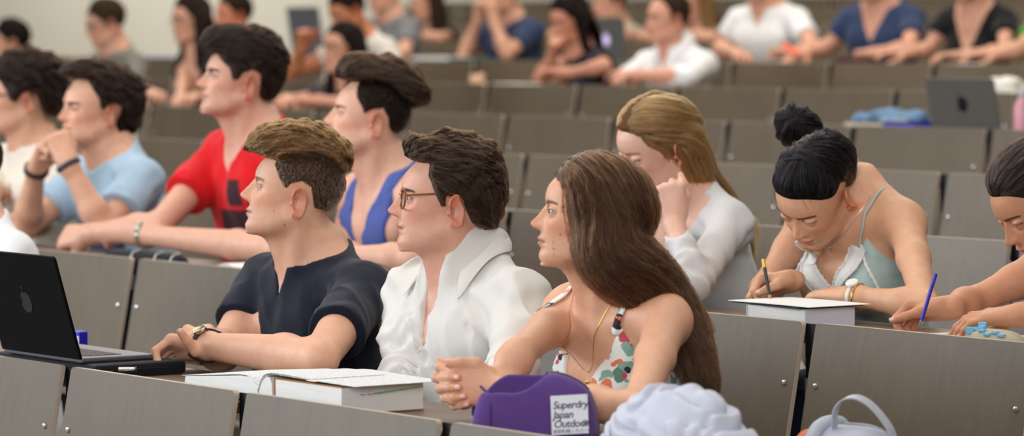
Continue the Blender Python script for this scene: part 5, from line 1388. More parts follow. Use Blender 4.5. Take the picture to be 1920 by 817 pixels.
p = bg('g12', 'person in a white collared shirt with arms on the desk and receding hair', 5, (1272, 40), .42, (-10, 2, 0), 'dfe0de', (1.7, 'shirt'), ('3a2a1c', '5c4430'), skin='cf957c', trot=(8, 8, 0), cuts=[vneck(.40, .35, .070, .53, .58)], line=[(.10, .100), (.060, .110), (.045, .085), (.028, .050), (.018, .0), (.010, -.012), (.004, .030), (-.012, .040), (-.030, .030), (-.036, -.005), (-.045, -.045), (-.060, -.062), (-.2, -.06), (-.2, .25), (.05, .25)], arms=dict(L=dict(w=A(1190, 150, .18, 5), e=A(1292, 152, .26, 5), hand=dict(d=(-1, -.2, .1), curl=RELAX)), R=dict(w=A(1196, 144, .26, 5), hand=dict(d=(.2, -.9, 0), curl=RELAX))))
if p: collar(p, fab('dfe0de'), 24, field=p.g['shirt'][1])
bg('g13', 'person with long fair hair behind the white collared shirt', 7, (1322, 6), .40, (10, 10, 0), '6f5a48', (.6, 'top'), ('8a6a40', 'b8955e'), 'f', extra=LONG_L+LONG_R, side=.016)
bg('g14', 'person in a white t-shirt holding an orange highlighter', 6, (1452, -38), .44, (8, 8, 0), 'dcdcda', (.6, 't_shirt'), ('2a1d15', '4a3626'), trot=(14, 10, 0), cuts=[vneck(.40, .6)], arms=dict(L=dict(w=A(1482, 100, .20, 6), e=A(1528, 92, .36, 6), hand=dict(d=(-.6, -.5, .2), curl=FIST)), R=dict(w=A(1380, 100, .20, 6), e=A(1350, 92, .36, 6), hand=dict(curl=RELAX))))
bg('g15', 'person in a navy V-neck t-shirt writing with both forearms on the desk', 6, (1668, -42), .44, (12, 10, 0), '2c3a58', (.6, 't_shirt'), ('3a2a1c', '5c4430'), trot=(16, 12, 0), skin='cb947a', cuts=[vneck(.33, .5, .09)], arms=dict(L=dict(w=A(1640, 100, .19, 6), e=A(1706, 92, .34, 6), hand=dict(d=(-.6, -.5, 0), curl=FIST)), R=dict(w=A(1512, 100, .20, 6), e=A(1555, 88, .36, 6), hand=dict(curl=RELAX))))
bg('g16', 'person in a black V-neck top sitting right of the navy V-neck', 6, (1848, -44), .44, (12, 8, 0), '0d0d10', (.5, 'top'), ('1a1512', '33261c'), 'f', trot=(16, 12, 0), cuts=[vneck(.27, .42, .09)], scale=1.04, arms=dict(L=dict(w=A(1812, 104, .19, 6), e=A(1884, 96, .34, 6), hand=dict(d=(-.6, -.5, 0), curl=RELAX)), R=dict(w=A(1702, 100, .22, 6), e=A(1742, 92, .34, 6), hand=dict(d=(-.4, -.7, 0), curl=RELAX))))
bg('g17', 'person in a green t-shirt cut off by the right edge', 6, (2010, -30), .44, (0, 6, 0), '4a9a34', (.6, 't_shirt'), ('2a1d15', '4a3626'), arms=dict(R=dict(w=A(1872, 102, .24, 6), e=A(1915, 92, .34, 6), hand=dict(d=(-.5, -.7, 0), curl=RELAX)), L=dict(w=A(1990, 104, .20, 6), e=A(2062, 98, .42, 6), hand=dict(curl=RELAX))))

# ---- the benches people sit on
for k in range(8):
    x0, x1 = XEND[k]; ps = [p for p in PEOPLE.values() if p.row == k]
    h = min([p.O[2]-.165*p.s-FLOORZ[k] for p in ps]+[.405]); h = max(h, .2); Y0 = ROWY[k]+.46
    root = empty('seat_bench', (x0, Y0, FLOORZ[k])); tag(root, f'wooden seat bench behind the worktop of {ROWN[k]}', 'bench', 'seat benches')
    m = MB(); m.box((0, 0, h-.022), (x1-x0, .40, h-.002), None, .004); m.build('seat', MAT['laminate'], root)
    if k == 0: BENCH0 = FLOORZ[0]+h-.002
    lg = None
    for n in range(int((x1-x0)/W)+1):
        if lg is None: m = MB(); m.box((-.02, .22, 0), (.02, .28, h-.023)); lg = o = m.build('leg', MAT['steel'], root)
        else: o = lg.copy(); C.objects.link(o)
        o.location = (n*W, 0, 0)

# ------------------------------------------------------------------ things on the desks
def frame_at(P, rz=0): return Matrix.Translation(Vector(P)) @ Matrix.Rotation(rz, 4, 'Z')
def thing(name, label, cat, P, rz=0, group=None): return tag(empty(name, P, rz), label, cat, group)
def fruit(r):                                # the bitten-fruit mark and its leaf
    out = []
    for k in range(40):
        a = 2*math.pi*k/40; x, y = math.cos(a), math.sin(a)
        q = 1+.10*math.cos(2*a)*0-.16*math.exp(-((a-math.pi/2)/.38)**2)-.07*math.exp(-((a-1.5*math.pi)/.30)**2)
        X, Y = x*.92*q, y*q
        d = math.hypot(X-1.08, Y-.12)
        if d < .42: s = .42/max(d, .05); X, Y = 1.08+(X-1.08)*s, .12+(Y-.12)*s
        out.append((X*r, Y*r))
    leaf = [(.02*r, 1.02*r), (.10*r, 1.30*r), (.36*r, 1.52*r), (.34*r, 1.22*r)]
    return out, leaf
def laptop(label, P, w, d, h, tilt, lidmat, basemat, markmat, rz=0, name='laptop', t=.007, mark=.026, group=None):
    """P: the hinge's right end as the viewer sees it; the lid leans away from its user."""
    r = thing(name, label, 'laptop', P, rz, group)
    m = MB(); m.box((-w, 0, 0), (0, d, .012), None, .004); b = m.build('base', basemat, r)
    m = MB()
    for i in range(5):
        for j in range(14): m.box((-w+.03+j*(w-.06)/14, .03+i*.019, .012), (-w+.03+(j+.86)*(w-.06)/14, .03+i*.019+.016, .0132))
    m.build('keyboard', plain('black_keys', '17181c', .5), b)
    M = Matrix.Translation((0, .004, .010)) @ Matrix.Rotation(rad(tilt), 4, 'X')
    m = MB(); out = []; q = .010
    for cx, cz, a0 in ((-q, h-q, 0), (-w+q, h-q, 90)):
        for k in range(6): a = rad(a0+18*k); out.append((cx+q*math.cos(a), cz+q*math.sin(a)))
    out += [(-w, 0), (0, 0)]
    m.prism(out, -t, 0, M, .001); lid = m.build('screen_lid', lidmat, r)
    m = MB(); m.box((-w+.008, 0, .012), (-.008, .0008, h-.008), M); m.build('screen', plain('dark_screen', '0b0c10', .15), lid)
    o, lf = fruit(mark); m = MB()
    m.prism([(-w/2-x, z+h*.52) for x, z in o], -t-.0008, -t+.0002, M); m.prism([(-w/2-x, z+h*.52) for x, z in lf], -t-.0008, -t+.0002, M)
    m.build('logo', markmat, lid); return r
graphite = plain('graphite_metal', '6a6a72', .4, .7); blackm = plain('black_metal', '040405', .55, 0, .08, var=.02); mirror = plain('gloss_black', '0a0a0c', .35)
zt0 = ROWZ[0]-TOP; zt1 = ROWZ[1]-TOP
def onY(px, row, dy, py=300): Y = ROWY[row]+dy; return np.array([atY(px, py, Y)[0], Y, ROWZ[row]-TOP+.001])
def on(px, py, row, h=0, dz=.001): P = K(px, py, row, h); P[2] = ROWZ[row]-TOP+h+dz; return P
# the black laptop on its sleeve
P = on(152, 680, 0, .034)
r = thing('laptop_sleeve', 'black padded sleeve lying under the open black laptop', 'sleeve', (P[0]+.045, max(P[1]-.03, ROWY[0]+.013), zt0+.001))
m = MB(); m.box((-.46, 0, 0), (0, .235, .030), None, .009); m.build('sleeve', fab('101116', bump=.4), r)
m = MB(); m.tube([(.0005, .02, .016), (.0005, .15, .017), (.0005, .215, .016)], .0012, 6); m.build('zip', plain('dark_zip', '2a2b30', .4, .5), r)
lp = laptop('black open laptop with a glossy fruit mark at the left edge of the front desk', (P[0], P[1], zt0+.0325), .36, .188, .238, 16, blackm, graphite, mirror)
P = on(238, 694, 0, .033)
r = thing('pen', 'short silver pen lying on the black sleeve', 'pen', (P[0], P[1], zt0+.036))
m = MB(); a = Vector((cT, sT, 0)); m.tube([-a*.018, a*.012, a*.018], [.0042, .0042, .003], 12); m.build('barrel', plain('silver_metal', 'c4c2bc', .25, .8), r, True)
m = MB(); m.tube([a*.018, a*.021], [.0052, .0050], 12); m.build('cap_ring', plain('dark_ring', '3a3a3c', .3, .5), r, True)
P = D(149, 640, .33, 0)
r = thing('ink_box', 'small bright blue box standing behind the black laptop', 'box', (P[0], P[1], zt0+.001))
m = MB(); m.box((-.02, -.012, 0), (.02, .012, max(.03, atY(149, 621, P[1])[2]-zt0)), None, .002); m.build('carton', plain('bright_blue', '2a1fc8', .4), r)
m = MB(); m.box((-.02, -.0127, .02), (.02, -.0122, .04)); m.build('paper_band', plain('band_white', 'd8d8e4', .5), r)
# thick books
paper = plain('paper', 'e6e6e4', .8, var=.03, scale=200); cream = plain('page_edges', 'cbc6b6', .8, var=.10, scale=400)
def page_block_mat(name, c):
    m, nt, b = new_mat(name); tc = nt.nodes.new('ShaderNodeTexCoord'); mp = nt.nodes.new('ShaderNodeMapping'); mp.inputs['Scale'].default_value = (6, 6, 1400)
    n = nt.nodes.new('ShaderNodeTexNoise'); n.inputs['Scale'].default_value = 1; nt.links.new(tc.outputs['Object'], mp.inputs[0]); nt.links.new(mp.outputs[0], n.inputs['Vector'])
    rp = nt.nodes.new('ShaderNodeValToRGB'); c = srgb(c); rp.color_ramp.elements[0].position = .3; rp.color_ramp.elements[0].color = (*[x*.86 for x in c], 1); rp.color_ramp.elements[1].position = .6; rp.color_ramp.elements[1].color = (*c, 1)
    nt.links.new(n.outputs['Fac'], rp.inputs[0]); nt.links.new(rp.outputs[0], b.inputs['Base Color']); b.inputs['Roughness'].default_value = .8; return m
pages = page_block_mat('pages', 'ecebe6')
def text_page():
    m, nt, b = new_mat('printed_page'); tc = nt.nodes.new('ShaderNodeTexCoord'); sp_ = nt.nodes.new('ShaderNodeSeparateXYZ'); nt.links.new(tc.outputs['Object'], sp_.inputs[0])
    def mth(op, a, v):
        n = nt.nodes.new('ShaderNodeMath'); n.operation = op; nt.links.new(a, n.inputs[0])
        if v is not None: n.inputs[1].default_value = v
        return n.outputs[0]
    row = mth('GREATER_THAN', mth('FRACT', mth('MULTIPLY', sp_.outputs['Y'], 260), None), .45)
    n = nt.nodes.new('ShaderNodeTexNoise'); mp = nt.nodes.new('ShaderNodeMapping'); mp.inputs['Scale'].default_value = (420, 90, 1); nt.links.new(tc.outputs['Object'], mp.inputs[0]); nt.links.new(mp.outputs[0], n.inputs['Vector']); n.inputs['Scale'].default_value = 1
    w = mth('GREATER_THAN', n.outputs['Fac'], .46); ml = nt.nodes.new('ShaderNodeMath'); ml.operation = 'MULTIPLY'; nt.links.new(row, ml.inputs[0]); nt.links.new(w, ml.inputs[1])
    mx = nt.nodes.new('ShaderNodeMix'); mx.data_type = 'RGBA'; mx.inputs[6].default_value = (*srgb('eceded'), 1); mx.inputs[7].default_value = (*srgb('b4b6ba'), 1); nt.links.new(ml.outputs[0], mx.inputs[0])
    nt.links.new(mx.outputs[2], b.inputs['Base Color']); b.inputs['Roughness'].default_value = .75; return m
ptext = text_page()
def thick_book(label, P, wx, wy, h, cover, rz=0):
    r = thing('thick_book', label, 'book', P, rz)
    m = MB(); m.box((-wx+.003, .002, .002), (-.002, wy-.002, h-.002)); m.build('page_block', pages, r)
    m = MB(); m.box((-wx, 0, 0), (0, wy, .0018)); m.box((-wx, 0, h-.0018), (0, wy, h)); m.box((-wx, 0, 0), (-wx+.002, wy, h)); m.build('cover', cover, r); return r
P = on(632, 780, 0)
HB = .056
r = thick_book('thick brown-covered book with green page tags under the open book', (P[0], ROWY[0]+.018, zt0+.001), .25, .20, HB, plain('ochre_cover', 'a9743e', .5))
m = MB()
tg = ['7fd07a', '6fc76c', '79cf72', '8ad884', '6cc46a', '7ccf76', '86d67e', '74ca70', '8ad884']
for i, cl in enumerate(tg):
    y = .075+i*.0135; m = MB(); m.box((-.004, y, HB-.016+.0009*i), (.0075, y+.012, HB-.0155+.0009*i)); m.build('page_tag', plain('tag_green_%d' % i, cl, .6), r)
for y, cl in ((.045, '6a90c0'), (.062, 'd8508c')):
    m = MB(); m.box((-.004, y, HB-.0175), (.005, y+.009, HB-.017)); m.build('page_tag', plain('tag_'+cl, cl, .6), r)
P2 = on(418, 760, 0)
r = thing('open_book', 'open book with curling printed pages in front of the navy t-shirt', 'book', (P2[0], ROWY[0]+.022, zt0+.001))
L1 = [(0, .002), (-.004, .030), (-.012, .044), (-.03, .051), (-.07, .051), (-.13, .046), (-.29, .034), (-.295, .002)]
m = MB(); m.prism(L1, 0, .215); m.build('left_pages', pages, r)
x1 = P[0]-P2[0]-.252
R1 = [(0, .002), (.003, .022), (.010, .040), (.020, .051), (x1*.45, .058), (x1*.68, .055), (x1*.8, .046), (x1*.86, .002)]
m = MB(); m.prism(R1, 0, .215); m.build('right_pages', pages, r)
def sheet(pts, y0, y1, th=.0009):
    m = MB(); n = len(pts); V = []; 
    for y in (y0, y1):
        for x, z in pts: V.append((x, y, z)); 
    for y in (y0, y1):
        for x, z in pts: V.append((x, y, z+th))
    Fs = []
    for i in range(n-1): Fs += [[i, i+1, n+i+1, n+i], [2*n+i, 3*n+i, 3*n+i+1, 2*n+i+1], [i, 2*n+i, 2*n+i+1, i+1], [n+i, n+i+1, 3*n+i+1, 3*n+i]]
    Fs += [[0, n, 3*n, 2*n], [n-1, 2*n+n-1, 3*n+n-1, 2*n-1]]
    m.add(V, Fs); return m
def curve(pts, n=24): t = np.linspace(0, 1, len(pts)); q = np.linspace(0, 1, n); s = smooth_line([(x, 0, z) for x, z in pts], n); return [(a[0], a[2]) for a in s]
top = curve([(-.30, .034), (-.13, .048), (-.06, .0545), (-.02, .051), (-.004, .036), (0, .026)]); sheet(top, -.002, .217).build('printed_page', ptext, r, True)
top = curve([(0, .022), (.004, .032), (.014, .048), (.035, .060), (.085, .0635), (.15, .0615), (.26, .0605), (.36, .0595)]); sheet(top, -.002, .217).build('printed_page', ptext, r, True)
top = curve([(0, .026), (.010, .050), (.03, .0635), (.085, .0655), (.14, .0640), (.20, .0625)]); sheet(top, -.001, .18).build('printed_page', ptext, r, True)
m = MB(); m.box((.20, -.012, .0610), (.232, .03, .0618), Matrix.Rotation(0, 4, 'X')); m.build('bookmark', paper, r)
# row two: white book under a notebook
P = on(1471, 640, 1)
P3 = (K(1471, 622, 1)[0], ROWY[1]+.03, zt1+.001)
r = thick_book('thick white book under the open notebook of the one with the bun', P3, .20, .15, .046, plain('white_cover', 'e4e6ee', .35))
m = MB(); m.box((-.003, .003, .004), (0.0004, .147, .042)); m.build('spine', plain('white_spine', 'dfe3f0', .35), r)
c_ = bpy.data.curves.new('t', 'FONT')
def text_mesh(body, size, mat, parent, M, name='lettering', shear=0, bold=0, ext=.0002, space=1):
    c = bpy.data.curves.new(name, 'FONT'); c.body = body; c.size = size; c.extrude = ext; c.offset = bold; c.shear = shear; c.space_character = space; c.resolution_u = 3
    o = bpy.data.objects.new(name, c); C.objects.link(o); bpy.context.view_layer.update()
    me = bpy.data.meshes.new_from_object(o.evaluated_get(bpy.context.evaluated_depsgraph_get())); bpy.data.objects.remove(o)
    me.transform(M); me.materials.clear(); me.materials.append(mat); return link(bpy.data.objects.new(name, me), parent)
r2 = thing('notebook', 'white sheets on a black cover lying across the thick white book', 'notebook', (P3[0], P3[1], zt1+.049))
m = MB(); m.box((-.26, -.015, 0), (.0, .165, .0022), Matrix.Rotation(rad(-3), 4, 'Z')); m.build('cover', plain('black_cover', '1a1a1e', .5), r2)
sh = curve([(-.25, .0035), (-.15, .0045), (-.05, .0045), (.03, .004)]); sheet(sh, -.012, .167, .0015).build('pages', paper, r2, True)
# patterns of row two
def blob(name, label, cat, P, fn, lo, hi, step, mat, rz=0, part=None, group=None, smooth=0):
    r = thing(name, label, cat, P, rz, group); ax = axes(np.array(lo), np.array(hi), step)
    v = fn(ax[0][:, None, None], ax[1][None, :, None], ax[2][None, None, :])
    v = np.broadcast_to(v, [len(a) for a in ax]).astype(np.float32)
    V, Q = relax_flip(*surface(ax, v)); V = relax(V, Q, smooth, .5); mesh_np(part or name, V, Q, mat, r); return r
# folded cloth in front
cloth = fab('c3c5d2', weave=1200, bump=.15, var=.04)
def heap(x, y, z):
    q = noise3(x*9+3, y*9, z*7)*.5
    a = np.arctan2(z-.02, x+.0); rr = np.sqrt((x/.200)**2+(y/.070)**2+(z/.108)**2)
    k1 = np.abs(np.sin(3.14*(11*(x*.62+z*.85)+2.2*q*2+2.2*noise3(x*5+2, y*5, z*5+6))))**.7
    k2 = np.abs(np.sin(3.14*(9*(x*.8-z*.6)+3.0*noise3(x*7+9, y*7+1, z*7))))
    d = (rr-1)*.075-.013*k1-.007*k2-.0055*np.abs(np.sin(3.14*(24*(x*.75+z*.65)+3.5*q+1.5*noise3(x*11, y*11+5, z*11))))+.014*noise3(x*6+8, y*6, z*6)+.010
    return smax(d, -z+.0*x, .008)
P = onY(1282, 0, .105, 800)
r = blob('scarf', 'pale grey cloth bundled up on the front desk beside the floral top', 'cloth', (P[0], P[1], zt0+.001), heap, (-.23, -.15, -.01), (.23, .15, .19), .0036, cloth, smooth=4)
# grey bag with orange trim, on the bench
bagm = fab('b4b8c6', weave=700, bump=.3); orange = fab('d8714e', weave=700, bump=.3)
P = onY(1590, 0, .64, 790); BH = BENCH0
hb_ = atY(1590, 800, P[1])[2]-BH
def bag(x, y, z):
    e = ((np.abs(x)/.125)**3+(np.abs(y)/.11)**2.8+(np.clip(z, 0, 1)/hb_)**5)
    d = (np.maximum(e, 1e-6)**(1/3.5)-1)*.10+.005*noise3(x*12, y*12, z*12); return smax(d, -z, .01)
r = blob('backpack', 'pale grey backpack with an orange stripe and a loop handle at the bottom edge', 'backpack', (P[0], P[1], BH+.001), bag, (-.16, -.14, -.01), (.16, .14, hb_+.03), .006, bagm, rad(20), 'bag_body')
def bagz(x, y): return hb_*max(0, 1-(abs(x)/.125)**3-(abs(y)/.11)**2.8)**(1/5.)
def strip(name, pts, w_, th, mat, parent, across=(1, 0, 0)):
    V = []; Fs = []; ac = Vector(across); n = len(pts); pts = [Vector(p) for p in pts]
    for i, p in enumerate(pts):
        t = (pts[min(i+1, n-1)]-pts[max(i-1, 0)]).normalized(); b = (ac-t*ac.dot(t)).normalized(); q = b.cross(t)
        for a, c in ((-1, 0), (1, 0), (1, 1), (-1, 1)): V.append(p+b*a*w_/2+q*th*c)
    for i in range(n-1):
        for k in range(4): Fs.append([i*4+k, i*4+(k+1) % 4, (i+1)*4+(k+1) % 4, (i+1)*4+k])
    Fs += [[3, 2, 1, 0], [(n-1)*4+k for k in range(4)]]; m = MB(); m.add(V, Fs); return m.build(name, mat, parent, True)
strip('orange_stripe', [(-.070, y, bagz(-.070, y)+.004) for y in np.linspace(-.095, .07, 25)], .026, .003, orange, r)['label'] = 'orange stripe'
m = MB(); m.tube([(-.040, y, bagz(-.040, y)+.008) for y in np.linspace(-.100, .098, 25)], .014, 10); m.build('padded_edge', bagm, r, True)
h0 = hb_
strip('handle', smooth_line([(.085, .03, h0-.03), (.080, .02, h0+.0), (.050, .0, h0+.045), (.028, -.02, h0+.060), (.006, -.03, h0+.055), (-.008, -.035, h0+.035), (-.012, -.03, h0+.0)], 30), .022, .0025, fab('b9bcc4', weave=500, bump=.5), r, (0, 1, .2))
m = MB(); m.tube([(x, .03, bagz(x, .03)+.003) for x in np.linspace(-.03, .11, 20)], .0035, 8); m.build('zip', plain('grey_zip', '8c8f98', .4), r, True)
# purple pencil case
P = on(1004, 826, 0); P[1] = ROWY[0]+.115; P = np.array([K(1004, 826, 0)[0], ROWY[0]+.115, zt0+.001])
X_ = atY(1004, 700, P[1])[0]; P[0] = X_
purple = fab('5c3f80', weave=900, bump=.35, var=.16); pdark = fab('3c2158', weave=900, bump=.35)
RZ = TH-rad(8)
def case(x, y, z):
    hz = .118-.020*sstep(.03, .115, x)-.030*sstep(-.05, -.12, x)
    zz = np.clip(z, 0, 1); tw = .052-.014*(zz/hz)**2
    e = np.maximum((np.abs(x)/(.122-.016*zz/hz))**7+(np.abs(y)/tw)**4.5+(zz/hz)**6, 1e-6)**(1/5.)-1
    d = e*.045; d = smax(d, -z, .006)
    zl = hz-.036*np.clip(1-((x+.042)/.066)**2, 0, 1)
    lip = np.maximum(np.maximum(zl-z, np.abs(x+.042)-.066), y-.018)
    cav = np.maximum(np.maximum(np.abs(x+.042)-.058, np.abs(y-.0)-.026), .03-z)
    return smax(d, -np.minimum(lip, np.maximum(cav, zl-.06-z)), .003)
r = blob('pencil_case', 'purple cloth pencil case with a silver label and an open zip', 'pencil case', P, case, (-.14, -.07, -.01), (.14, .07, .135), .0030, purple, RZ, 'case_body')
def topz(x, y):
    z = np.linspace(.13, .02, 221); d = case(np.full(221, x), np.full(221, y), z); i = np.nonzero(d < 0)[0]
    return float(z[i[0]]) if len(i) else .02
def hz_(x): return .118-.020*float(sstep(.03, .115, x))-.030*float(sstep(-.05, -.12, x))
for sd in (1, -1):
    m = MB(); q_ = lambda x: max(0, 1-((x+.042)/.066)**2); pts = [(x, (.020 if sd > 0 else .018-.052*min(1, 1.6*q_(x))), (topz(x, .022) if sd > 0 else hz_(x)-.036*q_(x)+.0)) for x in np.linspace(-.106, .022, 34)]; pts = smooth_line(pts, 44); m.tube(pts, .0028, 8); m.build('zip_tape', pdark, r, True)
m = MB(); m.tube(smooth_line([(x, .004, topz(x, .004)) for x in np.linspace(.016, .10, 16)], 24), .0030, 8); m.build('zip_tape', pdark, r, True)
m = MB(); m.box((-.1175, -.02, .052), (-.1140, .0, .056), None, .001); m.box((-.1195, -.018, .036), (-.1150, .006, .054), None, .002); tb = m.build('pull_tab', pdark, r)
m = MB()
for z in np.linspace(.038, .052, 5):
    for y in (-.016, .004): m.box((-.1202, y-.0006, z-.001), (-.1194, y+.0006, z+.001))
m.build('stitching', plain('cream_thread', 'd8d4cc', .8), tb)
m = MB(); m.tube([(-.078, -.0535+.0, .004), (-.0785, -.0505, .04), (-.079, -.042, .072), (-.080, -.034, .085)], .0016, 6); m.build('seam', pdark, r, True)
m = MB(); m.box((-.098, .0135, .03), (.014, .0175, .080), None, .001); m.box((-.098, -.024, .03), (.014, .0135, .034)); m.build('dark_insert', plain('inside_dark', '101218', .9), r)  # dark sheet and floor added for the darkness inside the open case
# the label on its front
def glitter():
    m, nt, b = new_mat('silver_label'); tc = nt.nodes.new('ShaderNodeTexCoord'); n = nt.nodes.new('ShaderNodeTexNoise'); n.inputs['Scale'].default_value = 1500; n.inputs['Detail'].default_value = 1
    nt.links.new(tc.outputs['Object'], n.inputs['Vector']); rp = nt.nodes.new('ShaderNodeValToRGB'); rp.color_ramp.elements[0].position = .35; rp.color_ramp.elements[0].color = (*srgb('a4a6ae'), 1); rp.color_ramp.elements[1].position = .62; rp.color_ramp.elements[1].color = (*srgb('d8d9dc'), 1)
    nt.links.new(n.outputs['Fac'], rp.inputs[0]); nt.links.new(rp.outputs[0], b.inputs['Base Color']); b.inputs['Roughness'].default_value = .45; b.inputs['Metallic'].default_value = .15; return m
ML = Matrix.Translation((.072, -.0556, .044)) @ Matrix.Rotation(rad(90-13), 4, 'X') @ Matrix.Rotation(rad(4), 4, 'Z')
m = MB(); m.box((-.035, -.036, 0), (.035, .038, .0012), ML, .0005); lb = m.build('label', glitter(), r); lb['label'] = 'silver label with dark purple lettering'
ink = plain('purple_ink', '2c1838', .6)
for body, y, sz in (('Superdry', .013, .0195), ('Japan', -.005, .0195), ('Outdoor', -.0225, .0195)):
    text_mesh(body, sz, ink, lb, ML @ Matrix.Translation((-.031, y, .0014)), 'lettering', .18, .0003, .0002, .92)
text_mesh('®', .0165, ink, lb, ML @ Matrix.Translation((.0230, -.0225, .0014)), 'lettering', 0, .0002)
text_mesh('極度乾燥(しなさい)', .0078, ink, lb, ML @ Matrix.Translation((-.032, -.0325, .0014)), 'lettering', 0, .00005)
# sheet under the folded hands
P = on(846, 806, 0)
r = thing('paper_sheet', 'white sheet of paper under the folded hands', 'paper', (P[0], ROWY[0]+.012, zt0+.001)); m = MB(); m.box((-.06, 0, 0), (.15, .22, .0008)); m.build('sheet', paper, r)
# row two: left part
P = onY(272, 1, .06, 470)
def roll(x, y, z): return smax((((np.abs(x)/.235)**4+(np.abs(y)/.036)**2.5+(np.clip(z, 0, 1)/.042)**2.5)**(1/2.5)-1)*.035+.003*noise3(x*20, y*20, z*20), -z, .006)
r = blob('pencil_roll', 'long black pencil roll under the forearm with the steel watch', 'pencil case', (P[0], P[1], zt1+.001), roll, (-.26, -.06, -.01), (.26, .06, .06), .005, fab('121216', bump=.5), 0, 'roll')
for x in (-.02, .11, .20):
    m = MB(); m.tube([(x, -.036, .02), (x+.006, -.03, .036), (x+.012, -.01, .043)], .003, 8); m.build('tag', plain('silver_tag', 'a8a498', .4, .6), r, True)
P = onY(432, 1, .02, 490)
r = thing('open_notebook', 'small open notebook with cream pages behind the blond head', 'notebook', (P[0]+.03, P[1], zt1+.001))
m = MB(); m.prism([(-.10, .002), (-.098, .022), (-.07, .027), (-.02, .022), (0, .012), (.03, .020), (.10, .016), (.12, .002)], 0, .15); m.build('page_block', pages, r)
m = MB(); m.box((-.105, -.004, 0), (.125, .154, .002)); m.build('cover', plain('dark_cover', '2a2624', .5), r)
top = curve([(-.10, .0245), (-.07, .029), (-.02, .024), (0, .014), (.03, .022), (.10, .018), (.125, .012)]); sheet(top, -.001, .151).build('open_page', paper, r, True)
r = thing('charging_cable', 'thin dark cable arching over the desk edge behind the navy shoulder', 'cable', D(700, 520, .05, 1))
o_ = np.array(r.location); m = MB(); m.tube([Vector(q-o_) for q in smooth_line([D(655, 520, .08, 1), D(672, 502, .08, 1), D(697, 493, .08, 1), D(722, 498, .08, 1), D(742, 512, .07, 1), D(749, 528, .03, 1), np.array([D(749, 528, .03, 1)[0], ROWY[1]+.04, zt1+.003])], 40)], .0022, 8); m.build('cord', plain('dark_cord', '1f2a2a', .5), r, True)
def camo():
    m, nt, b = new_mat('leaf_print'); tc = nt.nodes.new('ShaderNodeTexCoord'); n = nt.nodes.new('ShaderNodeTexNoise'); n.inputs['Scale'].default_value = 45; n.inputs['Detail'].default_value = 3; nt.links.new(tc.outputs['Object'], n.inputs['Vector'])
    rp = nt.nodes.new('ShaderNodeValToRGB'); rp.color_ramp.interpolation = 'CONSTANT'
    rp.color_ramp.elements[0].color = (*srgb('15181a'), 1); rp.color_ramp.elements[1].position = .46; rp.color_ramp.elements[1].color = (*srgb('5c6238'), 1); e = rp.color_ramp.elements.new(.54); e.color = (*srgb('c9bfa0'), 1); e = rp.color_ramp.elements.new(.62); e.color = (*srgb('23282a'), 1)
    nt.links.new(n.outputs['Fac'], rp.inputs[0]); nt.links.new(rp.outputs[0], b.inputs['Base Color']); b.inputs['Roughness'].default_value = .7; return m
P = onY(803, 1, .10, 500)
def pouch(x, y, z): return smax((((np.abs(x)/.065)**4+(np.abs(y)/.03)**3+(np.clip(z, 0, 1)/.075)**3)**(1/3.)-1)*.035, -z, .005)
r = blob('print_pouch', 'dark leaf-print pouch standing behind the white shirt collar', 'pouch', (P[0], P[1], zt1+.001), pouch, (-.09, -.05, -.01), (.09, .05, .1), .005, camo(), 0, 'pouch')
m = MB(); m.tube([(-.055, 0, .070), (0, 0, .0765), (.055, 0, .070)], .003, 8); m.build('zip', plain('olive_zip', '6a6c48', .5), r, True)
# writing things
def pen(label, A_, B_, r_, mat, tipm, capm, name='pen'):
    A_, B_ = np.array(A_), np.array(B_); d = unit(B_-A_); L = np.linalg.norm(B_-A_); r = thing(name, label, name, B_)
    m = MB(); m.tube([Vector(A_-B_), Vector(d*(-.024))], [r_, r_], 12); m.build('barrel', mat, r, True)
    m = MB(); m.tube([Vector(d*-.024), Vector(d*-.004), Vector(d*0)], [r_, r_*.45, r_*.2], 12); m.build('tip', tipm, r, True)
    m = MB(); m.tube([Vector(A_-B_-d*.002), Vector(A_-B_+d*.022)], [r_*1.12, r_*1.12], 12); m.build('end_cap', capm, r, True); return r

pen('black pencil with a gold band held by the one with the bun', D(1431, 488, .155, 1), D(1446, 570, .12, 1), .0040, plain('black_lacquer', '141414', .3), plain('pencil_wood', 'b58a5a', .6), plain('gold_band', 'c9a84e', .3, .6), 'pencil')
pen('blue ballpoint pen held at the right end of the second row', D(1754, 514, .085, 1), D(1722, 621, .055, 1), .0042, plain('blue_barrel', '2a20a8', .25), plain('silver_tip', 'c4c6cc', .2, .9), plain('blue_cap', '3a34b0', .25))
P = onY(1868, 1, .045, 620)
def egg(x, y, z): return smax((((np.abs(x)/.085)**3+(np.abs(y)/.032)**2.4+(np.clip(z, 0, 1)/.040)**2.4)**(1/2.4)-1)*.03, -z, .004)
r = blob('small_pouch', 'beige pouch with pale blue tabs by the right edge of the second row', 'pouch', (P[0], P[1], zt1+.001), egg, (-.1, -.05, -.01), (.1, .05, .06), .004, plain('beige_cloth', 'a89f84', .7), 0, 'pouch')
tabm = plain('sky_blue', '6fb4d8', .5); rr_ = np.random.default_rng(4)
for x, y, a in ((-.05, -.012, 10), (-.038, -.004, -12), (-.06, -.018, 30), (-.022, -.02, 5), (.0, -.026, 0), (.02, -.022, -8), (.04, -.024, 12), (-.045, .004, 20)):
    m = MB(); z = .040*max(0, 1-(abs(x)/.085)**3-(abs(y)/.032)**2.4)**(1/2.4)+.001
    m.box((-.009, -.004, 0), (.009, .004, .006 if abs(a) < 15 else .014), Matrix.Translation((x, y, z-.001)) @ Matrix.Rotation(rad(a), 4, 'Z'), .001); m.build('blue_tab', tabm, r)
P = on(1900, 628, 1)
